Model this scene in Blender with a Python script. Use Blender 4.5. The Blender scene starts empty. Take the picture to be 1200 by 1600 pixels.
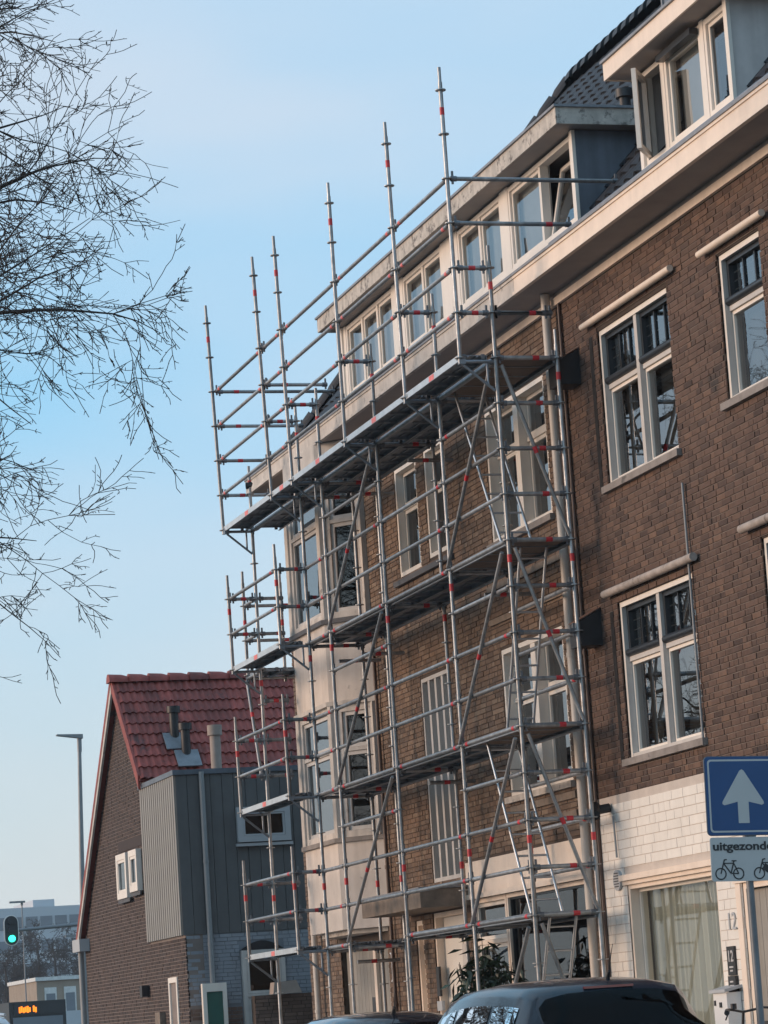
import bpy, math, random
from mathutils import Vector, Matrix
R = math.radians
random.seed(11)
sc = bpy.context.scene
col = sc.collection

# ------------------------------------------------------------------ camera
YAW, PITCH, ROLL = R(16.823), R(9.308), R(-3.749)
CAM = Vector((31.409, -10.857, 1.35))
Fw = Vector((-math.cos(YAW)*math.cos(PITCH), math.sin(YAW)*math.cos(PITCH), math.sin(PITCH)))
Rt = Vector((math.sin(YAW), math.cos(YAW), 0))
Up = Rt.cross(Fw)
r_ = math.cos(ROLL)*Rt + math.sin(ROLL)*Up
u_ = -math.sin(ROLL)*Rt + math.cos(ROLL)*Up
cd = bpy.data.cameras.new('camera'); cam = bpy.data.objects.new('camera', cd); col.objects.link(cam)
cd.sensor_fit = 'VERTICAL'; cd.sensor_height = 36; cd.sensor_width = 27; cd.lens = 4894.5/1600*36
cd.clip_start = .1; cd.clip_end = 3000
M = Matrix((r_, u_, -Fw)).transposed().to_4x4(); M.translation = CAM
cam.matrix_world = M; sc.camera = cam

# ------------------------------------------------------------------ sky and sun
SUN = Vector((-.30, -.95, 0)).normalized(); SEL = R(11)
w = bpy.data.worlds.new('World'); sc.world = w; w.use_nodes = True
nt = w.node_tree; nt.nodes.clear()
def N(t, ty, **k):
    n = t.nodes.new(ty)
    for a, b in k.items():
        if a.startswith('i_'):
            a = a[2:]; n.inputs[int(a) if a.isdigit() else a.replace('_', ' ')].default_value = b
        else: setattr(n, a, b)
    return n
sky = N(nt, 'ShaderNodeTexSky', sky_type='NISHITA', sun_disc=False, sun_elevation=SEL,
        sun_rotation=math.atan2(SUN.x, SUN.y), air_density=1.3, dust_density=1.2, ozone_density=2.2)
tc = N(nt, 'ShaderNodeTexCoord')
mp = N(nt, 'ShaderNodeMapping'); mp.inputs['Scale'].default_value = (2.0, 2.0, 6.0); mp.inputs['Rotation'].default_value = (0.10, 0.06, .4)
ns = N(nt, 'ShaderNodeTexNoise', i_Scale=1.3, i_Detail=4.0, i_Roughness=.45, i_Distortion=.4)
rp = N(nt, 'ShaderNodeValToRGB'); rp.color_ramp.elements[0].position = .34; rp.color_ramp.elements[1].position = .72
rp.color_ramp.elements[0].color = (.0, .0, .0, 1); rp.color_ramp.elements[1].color = (.48, .48, .48, 1)
mx = N(nt, 'ShaderNodeMix', data_type='RGBA'); mx.inputs[7].default_value = (4.6, 4.2, 4.15, 1)
bg = N(nt, 'ShaderNodeBackground', i_Strength=.115); ow = N(nt, 'ShaderNodeOutputWorld')
L = nt.links.new
L(tc.outputs['Generated'], mp.inputs['Vector']); L(mp.outputs[0], ns.inputs['Vector']); L(ns.outputs[0], rp.inputs[0])

sz = N(nt, 'ShaderNodeSeparateXYZ'); L(tc.outputs['Generated'], sz.inputs[0])
lo = N(nt, 'ShaderNodeMapRange', interpolation_type='SMOOTHSTEP'); lo.inputs[1].default_value = .0; lo.inputs[2].default_value = .20; lo.inputs[3].default_value = .90; lo.inputs[4].default_value = .0
L(sz.outputs[2], lo.inputs[0])                                  # the veil thickens towards the horizon all round
mh = N(nt, 'ShaderNodeMix', data_type='RGBA'); mh.inputs[7].default_value = (3.55, 3.85, 3.72, 1); L(lo.outputs[0], mh.inputs[0])
L(rp.outputs[0], mx.inputs[0]); 
vl = N(nt, 'ShaderNodeMix', data_type='RGBA'); vl.inputs[0].default_value = .72; vl.inputs[7].default_value = (1.75, 3.8, 5.6, 1)   # thin high veil of cloud over the blue
L(sky.outputs[0], vl.inputs[6]); L(vl.outputs[2], mh.inputs[6]); L(mh.outputs[2], mx.inputs[6]); L(mx.outputs[2], bg.inputs[0]); L(bg.outputs[0], ow.inputs[0])
sl = bpy.data.lights.new('sun', 'SUN'); sl.energy = 1.5; sl.angle = R(26); sl.color = (1, .71, .52)
so = bpy.data.objects.new('sun', sl); col.objects.link(so)
so.rotation_euler = (Vector((SUN.x*math.cos(SEL), SUN.y*math.cos(SEL), math.sin(SEL)))).to_track_quat('Z', 'Y').to_euler()
so.location = (-20, -60, 40)
vs = sc.view_settings; vs.view_transform = 'Standard'; vs.look = 'None'; vs.gamma = 1; vs.exposure = .78
vs.use_curve_mapping = False

# ------------------------------------------------------------------ materials
def mat(name, c, rough=.6, metal=0., var=.15, scale=4., bump=0., bscale=30., spec=.5, rnd=0., cols=None, streak=0., stain=None, coat=0.):
    m = bpy.data.materials.new(name); m.use_nodes = True
    t = m.node_tree; b = t.nodes['Principled BSDF']; L = t.links.new
    b.inputs['Roughness'].default_value = rough; b.inputs['Metallic'].default_value = metal
    b.inputs['Specular IOR Level'].default_value = spec; b.inputs['Coat Weight'].default_value = coat
    g = N(t, 'ShaderNodeNewGeometry')
    pos = g.outputs['Position']
    n = N(t, 'ShaderNodeTexNoise', i_Scale=scale, i_Detail=6., i_Roughness=.62); L(pos, n.inputs['Vector'])
    mr = N(t, 'ShaderNodeMapRange'); mr.inputs[1].default_value = .28; mr.inputs[2].default_value = .72
    mr.inputs[3].default_value = 1-var; mr.inputs[4].default_value = 1+var; L(n.outputs[0], mr.inputs[0])
    fac = mr.outputs[0]
    if streak:                                   # rain streaks that run down the surface
        mp = N(t, 'ShaderNodeMapping'); mp.inputs['Scale'].default_value = (9, 9, .55); L(pos, mp.inputs['Vector'])
        n2 = N(t, 'ShaderNodeTexNoise', i_Scale=1., i_Detail=3.); L(mp.outputs[0], n2.inputs['Vector'])
        m2 = N(t, 'ShaderNodeMapRange'); m2.inputs[1].default_value = .35; m2.inputs[2].default_value = .68
        m2.inputs[3].default_value = 1-streak; m2.inputs[4].default_value = 1.0; L(n2.outputs[0], m2.inputs[0])
        mm = N(t, 'ShaderNodeMath', operation='MULTIPLY'); L(fac, mm.inputs[0]); L(m2.outputs[0], mm.inputs[1]); fac = mm.outputs[0]
    if cols or rnd:
        at = N(t, 'ShaderNodeAttribute', attribute_name='rnd'); oi = N(t, 'ShaderNodeObjectInfo')
        ad = N(t, 'ShaderNodeMath', operation='ADD'); L(at.outputs['Fac'], ad.inputs[0]); L(oi.outputs['Random'], ad.inputs[1])
        fr = N(t, 'ShaderNodeMath', operation='FRACT'); L(ad.outputs[0], fr.inputs[0])
    if cols:
        cr = N(t, 'ShaderNodeValToRGB'); e = cr.color_ramp.elements
        while len(e) < len(cols): e.new(.5)
        for i, cc in enumerate(cols): e[i].position = i/(len(cols)-1); e[i].color = (*cc, 1)
        L(fr.outputs[0], cr.inputs[0]); base = cr.outputs[0]
    else:
        rgb = N(t, 'ShaderNodeRGB'); rgb.outputs[0].default_value = (*c, 1); base = rgb.outputs[0]
        if rnd:
            m3 = N(t, 'ShaderNodeMapRange'); m3.inputs[3].default_value = 1-rnd; m3.inputs[4].default_value = 1+rnd; L(fr.outputs[0], m3.inputs[0])
            mm = N(t, 'ShaderNodeMath', operation='MULTIPLY'); L(fac, mm.inputs[0]); L(m3.outputs[0], mm.inputs[1]); fac = mm.outputs[0]
    mu = N(t, 'ShaderNodeMix', data_type='RGBA', blend_type='MULTIPLY'); mu.inputs[0].default_value = 1
    L(base, mu.inputs[6]); L(fac, mu.inputs[7]); out = mu.outputs[2]
    if stain:                                    # blotches with a shape of their own: (colour, scale, threshold)
        n4 = N(t, 'ShaderNodeTexNoise', i_Scale=stain[1], i_Detail=7., i_Roughness=.7); L(pos, n4.inputs['Vector'])
        m4 = N(t, 'ShaderNodeMapRange'); m4.inputs[1].default_value = stain[2]; m4.inputs[2].default_value = stain[2]+.09; L(n4.outputs[0], m4.inputs[0])
        ms = N(t, 'ShaderNodeMix', data_type='RGBA'); ms.inputs[7].default_value = (*stain[0], 1); L(m4.outputs[0], ms.inputs[0]); L(out, ms.inputs[6]); out = ms.outputs[2]
    L(out, b.inputs['Base Color'])
    if bump:
        n3 = N(t, 'ShaderNodeTexNoise', i_Scale=bscale, i_Detail=4.); L(pos, n3.inputs['Vector'])
        bp = N(t, 'ShaderNodeBump', i_Strength=bump, i_Distance=.01); L(n3.outputs[0], bp.inputs['Height']); L(bp.outputs[0], b.inputs['Normal'])
    return m

def glass(name, tint, ior=2.0, rough=.01, warp=.06):
    m = bpy.data.materials.new(name); m.use_nodes = True
    t = m.node_tree; t.nodes.clear(); L = t.links.new
    o = N(t, 'ShaderNodeOutputMaterial'); mx = N(t, 'ShaderNodeMixShader'); tr = N(t, 'ShaderNodeBsdfTransparent'); gl = N(t, 'ShaderNodeBsdfGlossy')
    tr.inputs[0].default_value = (*tint, 1); gl.inputs['Roughness'].default_value = rough; gl.inputs[0].default_value = (.97, .98, 1, 1)
    fr = N(t, 'ShaderNodeFresnel', i_IOR=ior)
    g = N(t, 'ShaderNodeNewGeometry'); n = N(t, 'ShaderNodeTexNoise', i_Scale=1.1, i_Detail=1.); L(g.outputs['Position'], n.inputs['Vector'])
    bp = N(t, 'ShaderNodeBump', i_Strength=warp, i_Distance=.05); L(n.outputs[0], bp.inputs['Height']); L(bp.outputs[0], gl.inputs['Normal'])
    L(fr.outputs[0], mx.inputs[0]); L(tr.outputs[0], mx.inputs[1]); L(gl.outputs[0], mx.inputs[2]); L(mx.outputs[0], o.inputs[0])
    return m

def emit(name, c, s):
    m = bpy.data.materials.new(name); m.use_nodes = True
    b = m.node_tree.nodes['Principled BSDF']; b.inputs['Base Color'].default_value = (*c, 1)
    b.inputs['Emission Color'].default_value = (*c, 1); b.inputs['Emission Strength'].default_value = s
    return m

MT = dict(
 brick_dark=mat('dark_brick', (.1,.07,.06), .85, var=.22, scale=9, bump=.5, bscale=70,
    cols=[(.052,.030,.023),(.100,.057,.041),(.122,.071,.050),(.082,.049,.036),(.146,.084,.056),(.064,.040,.032)], stain=((.03,.024,.022), .9, .62)),
 mortar_dark=mat('dark_wall_mortar', (.060,.043,.034), .95, var=.3, scale=2.2, bump=.4, bscale=60),
 brick_mid=mat('brown_brick', (.2,.12,.08), .85, var=.22, scale=7, bump=.5, bscale=70,
    cols=[(.135,.088,.060),(.185,.120,.080),(.160,.098,.064),(.235,.165,.115),(.112,.076,.056),(.172,.108,.072)], stain=((.09,.065,.05), .8, .63)),
 joint_dark=mat('pale_bed_joint', (.20,.155,.125), .95, var=.4, scale=5),
 mortar_mid=mat('brown_wall_mortar', (.085,.062,.048), .95, var=.3, scale=3, bump=.4, bscale=60),
 brick_white=mat('white_painted_brick', (.80,.75,.68), .62, var=.05, scale=3, bump=.25, bscale=40, rnd=.03, streak=.05),
 mortar_white=mat('white_painted_joint', (.55,.48,.42), .8, var=.12, scale=5),
 brick_house=mat('purple_brown_brick', (.08,.06,.05), .85, var=.2, scale=9,
    cols=[(.040,.027,.025),(.058,.039,.034),(.048,.034,.031),(.074,.048,.041),(.036,.027,.026)]),
 mortar_house=mat('light_mortar', (.23,.19,.17), .95, var=.18, scale=3),
 brick_greyp=mat('grey_painted_brick', (.27,.29,.32), .7, var=.1, scale=4, rnd=.06), mortar_greyp=mat('grey_painted_joint', (.19,.205,.23), .8),
 brick_garden=mat('garden_wall_brick', (.17,.11,.085), .85, rnd=.2, var=.2),
 trim=mat('cream_painted_wood', (.86,.71,.58), .5, var=.07, scale=3, streak=.08, stain=((.55,.46,.39), 6, .665)),
 trim_dirty=mat('weathered_cream_wood', (.62,.56,.50), .65, var=.16, scale=5, streak=.22, bump=.2, bscale=25, stain=((.27,.24,.22), 4.5, .60)),
 peel=mat('peeling_painted_board', (.55,.50,.44), .75, var=.2, scale=8, streak=.2, bump=.4, bscale=30, stain=((.17,.15,.135), 6.5, .54)),
 frame=mat('white_window_paint', (.84,.76,.67), .45, var=.05, scale=3, streak=.05),
 frame_grey=mat('aged_window_paint', (.58,.54,.50), .5, var=.08, scale=3, streak=.1),
 soffit=mat('grey_soffit_boards', (.34,.30,.28), .7, var=.1, scale=3, streak=.0),
 black_sash=mat('black_sash_paint', (.022,.024,.028), .35, var=.15), lead=mat('lead_came', (.32,.33,.34), .5, metal=.6),
 hood=mat('weathered_hood', (.36,.31,.275), .85, var=.3, scale=7, bump=.5, bscale=22, stain=((.16,.13,.11), 5, .56)),
 sill=mat('stone_sill', (.25,.22,.20), .8, var=.25, scale=6, bump=.3, stain=((.10,.09,.085), 3, .6)),
 sill_dark=mat('dark_slate_sill', (.075,.075,.082), .6, var=.2),
 render=mat('cream_render_panel', (.66,.585,.52), .85, var=.11, scale=2.5, bump=.35, bscale=18, streak=.13, stain=((.34,.30,.27), 3.2, .655)),
 zinc=mat('zinc_sheet', (.15,.175,.21), .5, metal=.35, var=.2, scale=2.5, streak=.18), lead_sheet=mat('lead_sheet', (.22,.23,.25), .55, metal=.3, var=.25, scale=6, bump=.3),
 cheek=mat('pale_grey_dormer_cheek', (.62,.57,.54), .7, var=.1, streak=.12),
 tile_dark=mat('anthracite_roof_tile', (.020,.022,.028), .6, var=.2, scale=5, rnd=.25), tile_red=mat('red_roof_tile', (.235,.046,.034), .65, var=.3, scale=5, rnd=.3, stain=((.10,.035,.033), 1.6, .60)),
 tile_moss=mat('old_mossy_tile', (.06,.055,.052), .85, var=.4, scale=9, rnd=.25),
 steel=mat('galvanised_tube', (.36,.365,.37), .42, metal=.6, var=.3, scale=9, streak=.2, bump=.12, bscale=60, rnd=.22, stain=((.20,.17,.15), 7., .66)),
 steel_dark=mat('galvanised_deck', (.27,.30,.335), .45, metal=.6, var=.25, scale=5, bump=.15, bscale=50),
 steel_edge=mat('galvanised_plank_edge', (.56,.585,.60), .38, metal=.55, var=.15, scale=6), coupler=mat('dull_cast_coupler', (.17,.18,.195), .5, metal=.6, var=.3, scale=20),
 red=mat('red_marking_tape', (.60,.03,.04), .45, var=.2, scale=25), pinkmark=mat('faded_red_marking', (.78,.19,.18), .5, var=.2, scale=25), ply=mat('plywood_deck', (.17,.12,.09), .7, var=.25, scale=6),
 wood=mat('weathered_plank', (.20,.155,.12), .8, var=.3, scale=8), alu=mat('aluminium', (.58,.59,.60), .35, metal=.8, var=.1),
 pvc=mat('cream_downpipe', (.62,.55,.48), .5, var=.08, scale=3, streak=.14), pvc_grey=mat('grey_downpipe', (.26,.27,.275), .5, var=.1), pvc_brown=mat('brown_downpipe', (.10,.06,.045), .5),
 soot=mat('sooty_mortar', (.016,.014,.013), .95, var=.4, scale=12, bump=.5, stain=((.06,.045,.038), 9, .6)),
 net=mat('pale_net_curtain', (.58,.62,.63), .9, var=.12, scale=2),
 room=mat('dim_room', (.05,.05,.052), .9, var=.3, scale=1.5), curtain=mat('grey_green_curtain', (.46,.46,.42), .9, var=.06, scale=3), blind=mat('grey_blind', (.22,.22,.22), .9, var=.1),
 board_lit=mat('grey_board_lit', (.29,.275,.25), .6, var=.06, streak=.08, rnd=.03), board_shaded=mat('grey_board_shaded', (.112,.113,.113), .6, var=.1, streak=.1, rnd=.05),  # grey cladding in two tones: lit front and shaded side are painted in
 board_door=mat('grey_beige_board', (.30,.275,.24), .6, var=.1, streak=.15, rnd=.05), door_white=mat('white_door_paint', (.72,.67,.60), .45, var=.04),
 door_green=mat('dark_green_door', (.035,.12,.095), .45, var=.1), black=mat('black_plastic', (.018,.018,.02), .5, var=.1), rust=mat('rusty_cap', (.16,.085,.06), .8, var=.3, scale=14),
 white_pl=mat('white_plastic', (.78,.76,.73), .4, var=.03), grey_pl=mat('grey_plastic', (.42,.43,.44), .5, var=.06),
 sign_blue=mat('sign_blue', (.002,.052,.17), .35, var=.06, scale=5), sign_white=mat('sign_white_film', (.47,.455,.44), .4, var=.05, scale=5), sign_black=mat('sign_black_film', (.012,.013,.016), .4), sign_back=mat('sign_rim', (.10,.12,.16), .45, metal=.4),
 pole=mat('grey_sign_pole', (.19,.20,.215), .5, metal=.4, var=.2, streak=.2),
 paint_blue=mat('dark_blue_car_paint', (.014,.022,.034), .22, var=.08, coat=.45, spec=.4), paint_black=mat('black_car_paint', (.008,.010,.018), .14, coat=1., var=.05), paint_white=mat('white_car_paint', (.72,.75,.78), .2, coat=1., var=.03),
 tyre=mat('tyre_rubber', (.02,.02,.02), .9), rim=mat('wheel_rim', (.45,.46,.47), .3, metal=.9), lampred=mat('red_lamp_lens', (.20,.012,.015), .15, coat=1.), lampw=mat('clear_lamp_lens', (.6,.6,.62), .1, coat=1.),
 bark=mat('dark_bark', (.045,.036,.032), .9, var=.3, scale=14), bark_far=mat('far_bark', (.045,.037,.034), .95, var=.2),
 leaf=mat('glossy_evergreen_leaf', (.022,.042,.022), .35, var=.4, scale=5, rnd=.45),
 asphalt=mat('asphalt', (.05,.05,.052), .9, var=.2, scale=3, bump=.3, bscale=80), paving=mat('concrete_paving', (.24,.23,.22), .9, var=.15, scale=3), kerb=mat('kerb_stone', (.30,.29,.28), .85, var=.15), grass=mat('verge_grass', (.05,.075,.028), .95, var=.4, scale=6), line=mat('road_paint', (.7,.7,.68), .7, var=.1), earth=mat('ground_earth', (.10,.10,.085), .95, var=.25, scale=.5),
 office=mat('hazed_office_cladding', (.46,.49,.52), .7, var=.06, scale=.1), office_glass=mat('office_window_band', (.14,.17,.20), .3, var=.15, scale=.3), flat_brick=mat('pale_flats_brick', (.30,.24,.185), .85, var=.12, scale=1.2), flat_white=mat('flats_white_trim', (.62,.62,.60), .6),  # office cladding is kept pale, distance haze put into its colour
 lamp_grey=mat('lamp_post_grey', (.21,.22,.23), .5, metal=.4, var=.1), green_light=emit('green_signal', (.03, 1., .62), 2.2), signal_black=mat('signal_black', (.018,.022,.026), .5), led=emit('orange_display', (1., .22, .01), 1.1),
 flue=mat('terracotta_flue', (.33,.265,.225), .8, var=.15),
 pane=glass('window_glass', (.62,.66,.66), 3.0), pane_dark=glass('dark_window_glass', (.32,.36,.38), 1.75), pane_shop=glass('shop_glass', (.80,.84,.82), 1.45), pane_dormer=glass('bright_window_glass', (.75,.78,.8), 2.6), pane_bay=glass('bay_window_glass', (.5,.55,.56), 3.4), pane_navy=glass('shop_front_glass', (.25,.30,.38), 1.42), car_glass_dark=glass('dark_rear_glass', (.03,.045,.05), 1.22, warp=.02), car_glass=glass('tinted_car_glass', (.04,.06,.065), 1.32, warp=.02),
)

# ------------------------------------------------------------------ mesh helpers
class MB:
    def __init__(s, T=None): s.v=[]; s.f=[]; s.sm=[]; s.rn=[]; s.T=T; s.cur=0.
    def add(s, vs, fs, sm=False):
        o=len(s.v); s.v += [s.T(*p) if s.T else tuple(p) for p in vs]
        for f in fs: s.f.append(tuple(i+o for i in f)); s.sm.append(sm); s.rn.append(s.cur)
    def box(s, x0,x1,y0,y1,z0,z1):
        s.add([(x0,y0,z0),(x1,y0,z0),(x1,y1,z0),(x0,y1,z0),(x0,y0,z1),(x1,y0,z1),(x1,y1,z1),(x0,y1,z1)],
              [(0,3,2,1),(4,5,6,7),(0,1,5,4),(1,2,6,5),(2,3,7,6),(3,0,4,7)]); return s
    def cyl(s, a, b, r, n=10, r1=None, cap=True, sm=True):
        a=Vector(a); b=Vector(b); d=(b-a).normalized(); r1=r if r1 is None else r1
        p=d.orthogonal().normalized() if abs(d.z)<.95 else Vector((1,0,0)); p=(p-d*p.dot(d)).normalized(); q=d.cross(p)
        vs=[]
        for c,rr in ((a,r),(b,r1)):
            for i in range(n):
                t=2*math.pi*i/n; vs.append(tuple(c+rr*(math.cos(t)*p+math.sin(t)*q)))
        s.add(vs,[(i,(i+1)%n,n+(i+1)%n,n+i) for i in range(n)],sm)
        if cap: s.add(vs,[tuple(range(n-1,-1,-1)),tuple(range(n,2*n))])
        return s
    def prism(s, pts, vec):
        n=len(pts); vec=Vector(vec); vs=[tuple(p) for p in pts]+[tuple(Vector(p)+vec) for p in pts]
        s.add(vs,[tuple(range(n-1,-1,-1)),tuple(range(n,2*n))]+[(i,(i+1)%n,n+(i+1)%n,n+i) for i in range(n)]); return s
    def ring(s, u0,u1,z0,z1,w,d0,d1,wb=None,wt=None):          # rectangular frame in (u,d,z)
        wb=w if wb is None else wb; wt=w if wt is None else wt
        s.box(u0,u0+w,d0,d1,z0,z1); s.box(u1-w,u1,d0,d1,z0,z1)
        s.box(u0+w,u1-w,d0,d1,z0,z0+wb); s.box(u0+w,u1-w,d0,d1,z1-wt,z1); return s
    def tor(s, c, R0, r, ax='y', n=28, m=6, sy=1.):
        vs=[]
        for i in range(n):
            a=2*math.pi*i/n
            for j in range(m):
                b=2*math.pi*j/m; k=R0+r*math.cos(b); h=r*math.sin(b)*sy
                if ax=='y': vs.append((c[0]+k*math.cos(a),c[1]+h,c[2]+k*math.sin(a)))
                else: vs.append((c[0]+h,c[1]+k*math.cos(a),c[2]+k*math.sin(a)))
        s.add(vs,[(i*m+j,((i+1)%n)*m+j,((i+1)%n)*m+(j+1)%m,i*m+(j+1)%m) for i in range(n) for j in range(m)],True); return s
    def mesh(s, name, m, off=Vector((0,0,0))):
        me=bpy.data.meshes.new(name); me.from_pydata([(x-off.x,y-off.y,z-off.z) for x,y,z in s.v],[],s.f)
        if isinstance(m,str): m=MT[m]
        me.materials.append(m)
        if any(s.sm): me.polygons.foreach_set('use_smooth',s.sm)
        if any(s.rn):
            a=me.attributes.new('rnd','FLOAT','FACE'); a.data.foreach_set('value',s.rn)
        return me
    def build(s, name, m, parent=None, local=False, kind=None):
        off=Vector((0,0,0)); p=parent
        while p is not None and not local: off+=p.location; p=p.parent
        o=bpy.data.objects.new(name, s.mesh(name,m,off)); col.objects.link(o); o.parent=parent
        if kind: o['kind']=kind
        return o
def bx(name, m, parent, *a, T=None, local=False): return MB(T).box(*a).build(name,m,parent,local)
def tag(o, label, cat, group=None):
    o['label']=label; o['category']=cat
    if group: o['group']=group
    return o
def thing(name, label, cat, loc=(0,0,0), rz=0, group=None):
    o=bpy.data.objects.new(name,None); col.objects.link(o); o.location=loc; o.rotation_euler=(0,0,rz); o.empty_display_size=.3
    return tag(o,label,cat,group)
def struct(name, mb, m): o=mb.build(name,m); o['kind']='structure'; return o
def copy_tree(o, parent=None):
    c=o.copy(); col.objects.link(c); c.parent=parent
    for ch in list(o.children): copy_tree(ch,c)
    return c
def plane_T(ox,oy,ux,uy,nx,ny):                                # (u along, d outward, z)
    return lambda u,d,z: (ox+ux*u+nx*d, oy+uy*u+ny*d, z)
FT = plane_T(0,1.0,1,0,0,-1)                                   # street front of the terrace: u = x, wall face at d = 0

def in_frame(p, pad=0):
    d=Vector(p)-CAM; wv=d.dot(Fw)
    return wv>0 and abs(d.dot(r_)/wv*4894.5)<600+pad and abs(d.dot(u_)/wv*4894.5)<800+pad

# brick facing: every brick is a box of its own in front of a recessed mortar bed
def bricks(parent, m, T, u0,u1,z0,z1, ops, n_ind, course=.0625, joint=.011, lens=(.21,.21,.10), inside=None, depth=.03, proud=.0, jog=.0035, rng=None, joint_m=None):
    rng=rng or random.Random(5); bulk=MB(T); cand=[]
    nrow=int((z1-z0)/course)
    for k in range(nrow):
        a=z0+k*course+joint/2; b=a+course-joint; u=u0-rng.random()*.2
        cuts=[(o[0],o[1]) for o in ops if o[2]<b-.004 and o[3]>a+.004]
        while u<u1:
            ln=rng.choice(lens); s,e=u,u+ln; u=e+joint
            segs=[(max(s,u0),min(e,u1))]
            for c0,c1 in cuts:
                ns=[]
                for p,q in segs:
                    if q<=c0 or p>=c1: ns.append((p,q))
                    else:
                        if p<c0: ns.append((p,c0))
                        if q>c1: ns.append((c1,q))
                segs=ns
            for p,q in segs:
                if q-p<.02: continue
                if inside and not inside((p+q)/2,(a+b)/2): continue
                d=proud+rng.uniform(-jog,jog); rv=rng.uniform(.001,.999)
                if abs((q-p)-ln)<1e-6: cand.append((p,q,d,a,b,rv,ln))
                else: bulk.cur=rv; bulk.box(p,q,d-depth,d,a,b)
    if joint_m:                                  # struck bed joints: a pale ledge of mortar above each course
        jm=MB(T)
        for k in range(nrow):
            zb=z0+(k+1)*course-joint/2; segs=[(u0,u1)]
            for o in ops:
                if o[2]<zb+joint and o[3]>zb:
                    segs=[q for p,e in segs for q in (((p,min(e,o[0])),(max(p,o[1]),e)) if o[0]<e and o[1]>p else ((p,e),)) if q[1]-q[0]>.01]
            for p,e in segs: jm.box(p,e,-.012,rng.uniform(-.004,-.001),zb-.0004,zb+joint*.55)
        jm.build('bed_joints',joint_m,parent,kind='stuff')
    def dist(c):
        w0=Vector(T((c[0]+c[1])/2,c[2],(c[3]+c[4])/2)); return (0 if in_frame(w0,-8) else 1000)+(w0-CAM).length
    cand.sort(key=dist)
    meshes={}
    off=Vector((0,0,0)); pp=parent
    while pp is not None: off+=pp.location; pp=pp.parent
    for i,c in enumerate(cand):
        p,q,d,a,b,rv,ln=c
        if i<n_ind:
            if ln not in meshes:
                t0=Vector(T(0,0,0)); mb=MB(lambda *g: tuple(Vector(T(*g))-t0)); mb.box(0,ln,-depth,0,0,b-a); meshes[ln]=mb.mesh('brick',m)
            o=bpy.data.objects.new('brick',meshes[ln]); col.objects.link(o); o.parent=parent; o.location=Vector(T(p,d,a))-off
        else: bulk.cur=rv; bulk.box(p,q,d-depth,d,a,b)
    if bulk.v: bulk.build('brickwork',m,parent,kind='stuff')

def bed(name, parent, m, T, u0,u1,z0,z1, ops, d=-.009, thick=.22):     # mortar bed with real openings
    us=sorted({u0,u1,*[v for o in ops for v in o[:2] if u0<v<u1]}); zs=sorted({z0,z1,*[v for o in ops for v in o[2:4] if z0<v<z1]})
    mb=MB(T)
    for i in range(len(us)-1):
        run=None
        for j in range(len(zs)-1):
            cu=(us[i]+us[i+1])/2; cz=(zs[j]+zs[j+1])/2
            hole=any(o[0]<cu<o[1] and o[2]<cz<o[3] for o in ops)
            if not hole: run=[zs[j],zs[j+1]] if run is None else [run[0],zs[j+1]]
            if (hole or j==len(zs)-2) and run: mb.box(us[i],us[i+1],d-thick,d,*run); run=None
    return mb.build(name,m,parent)

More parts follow.
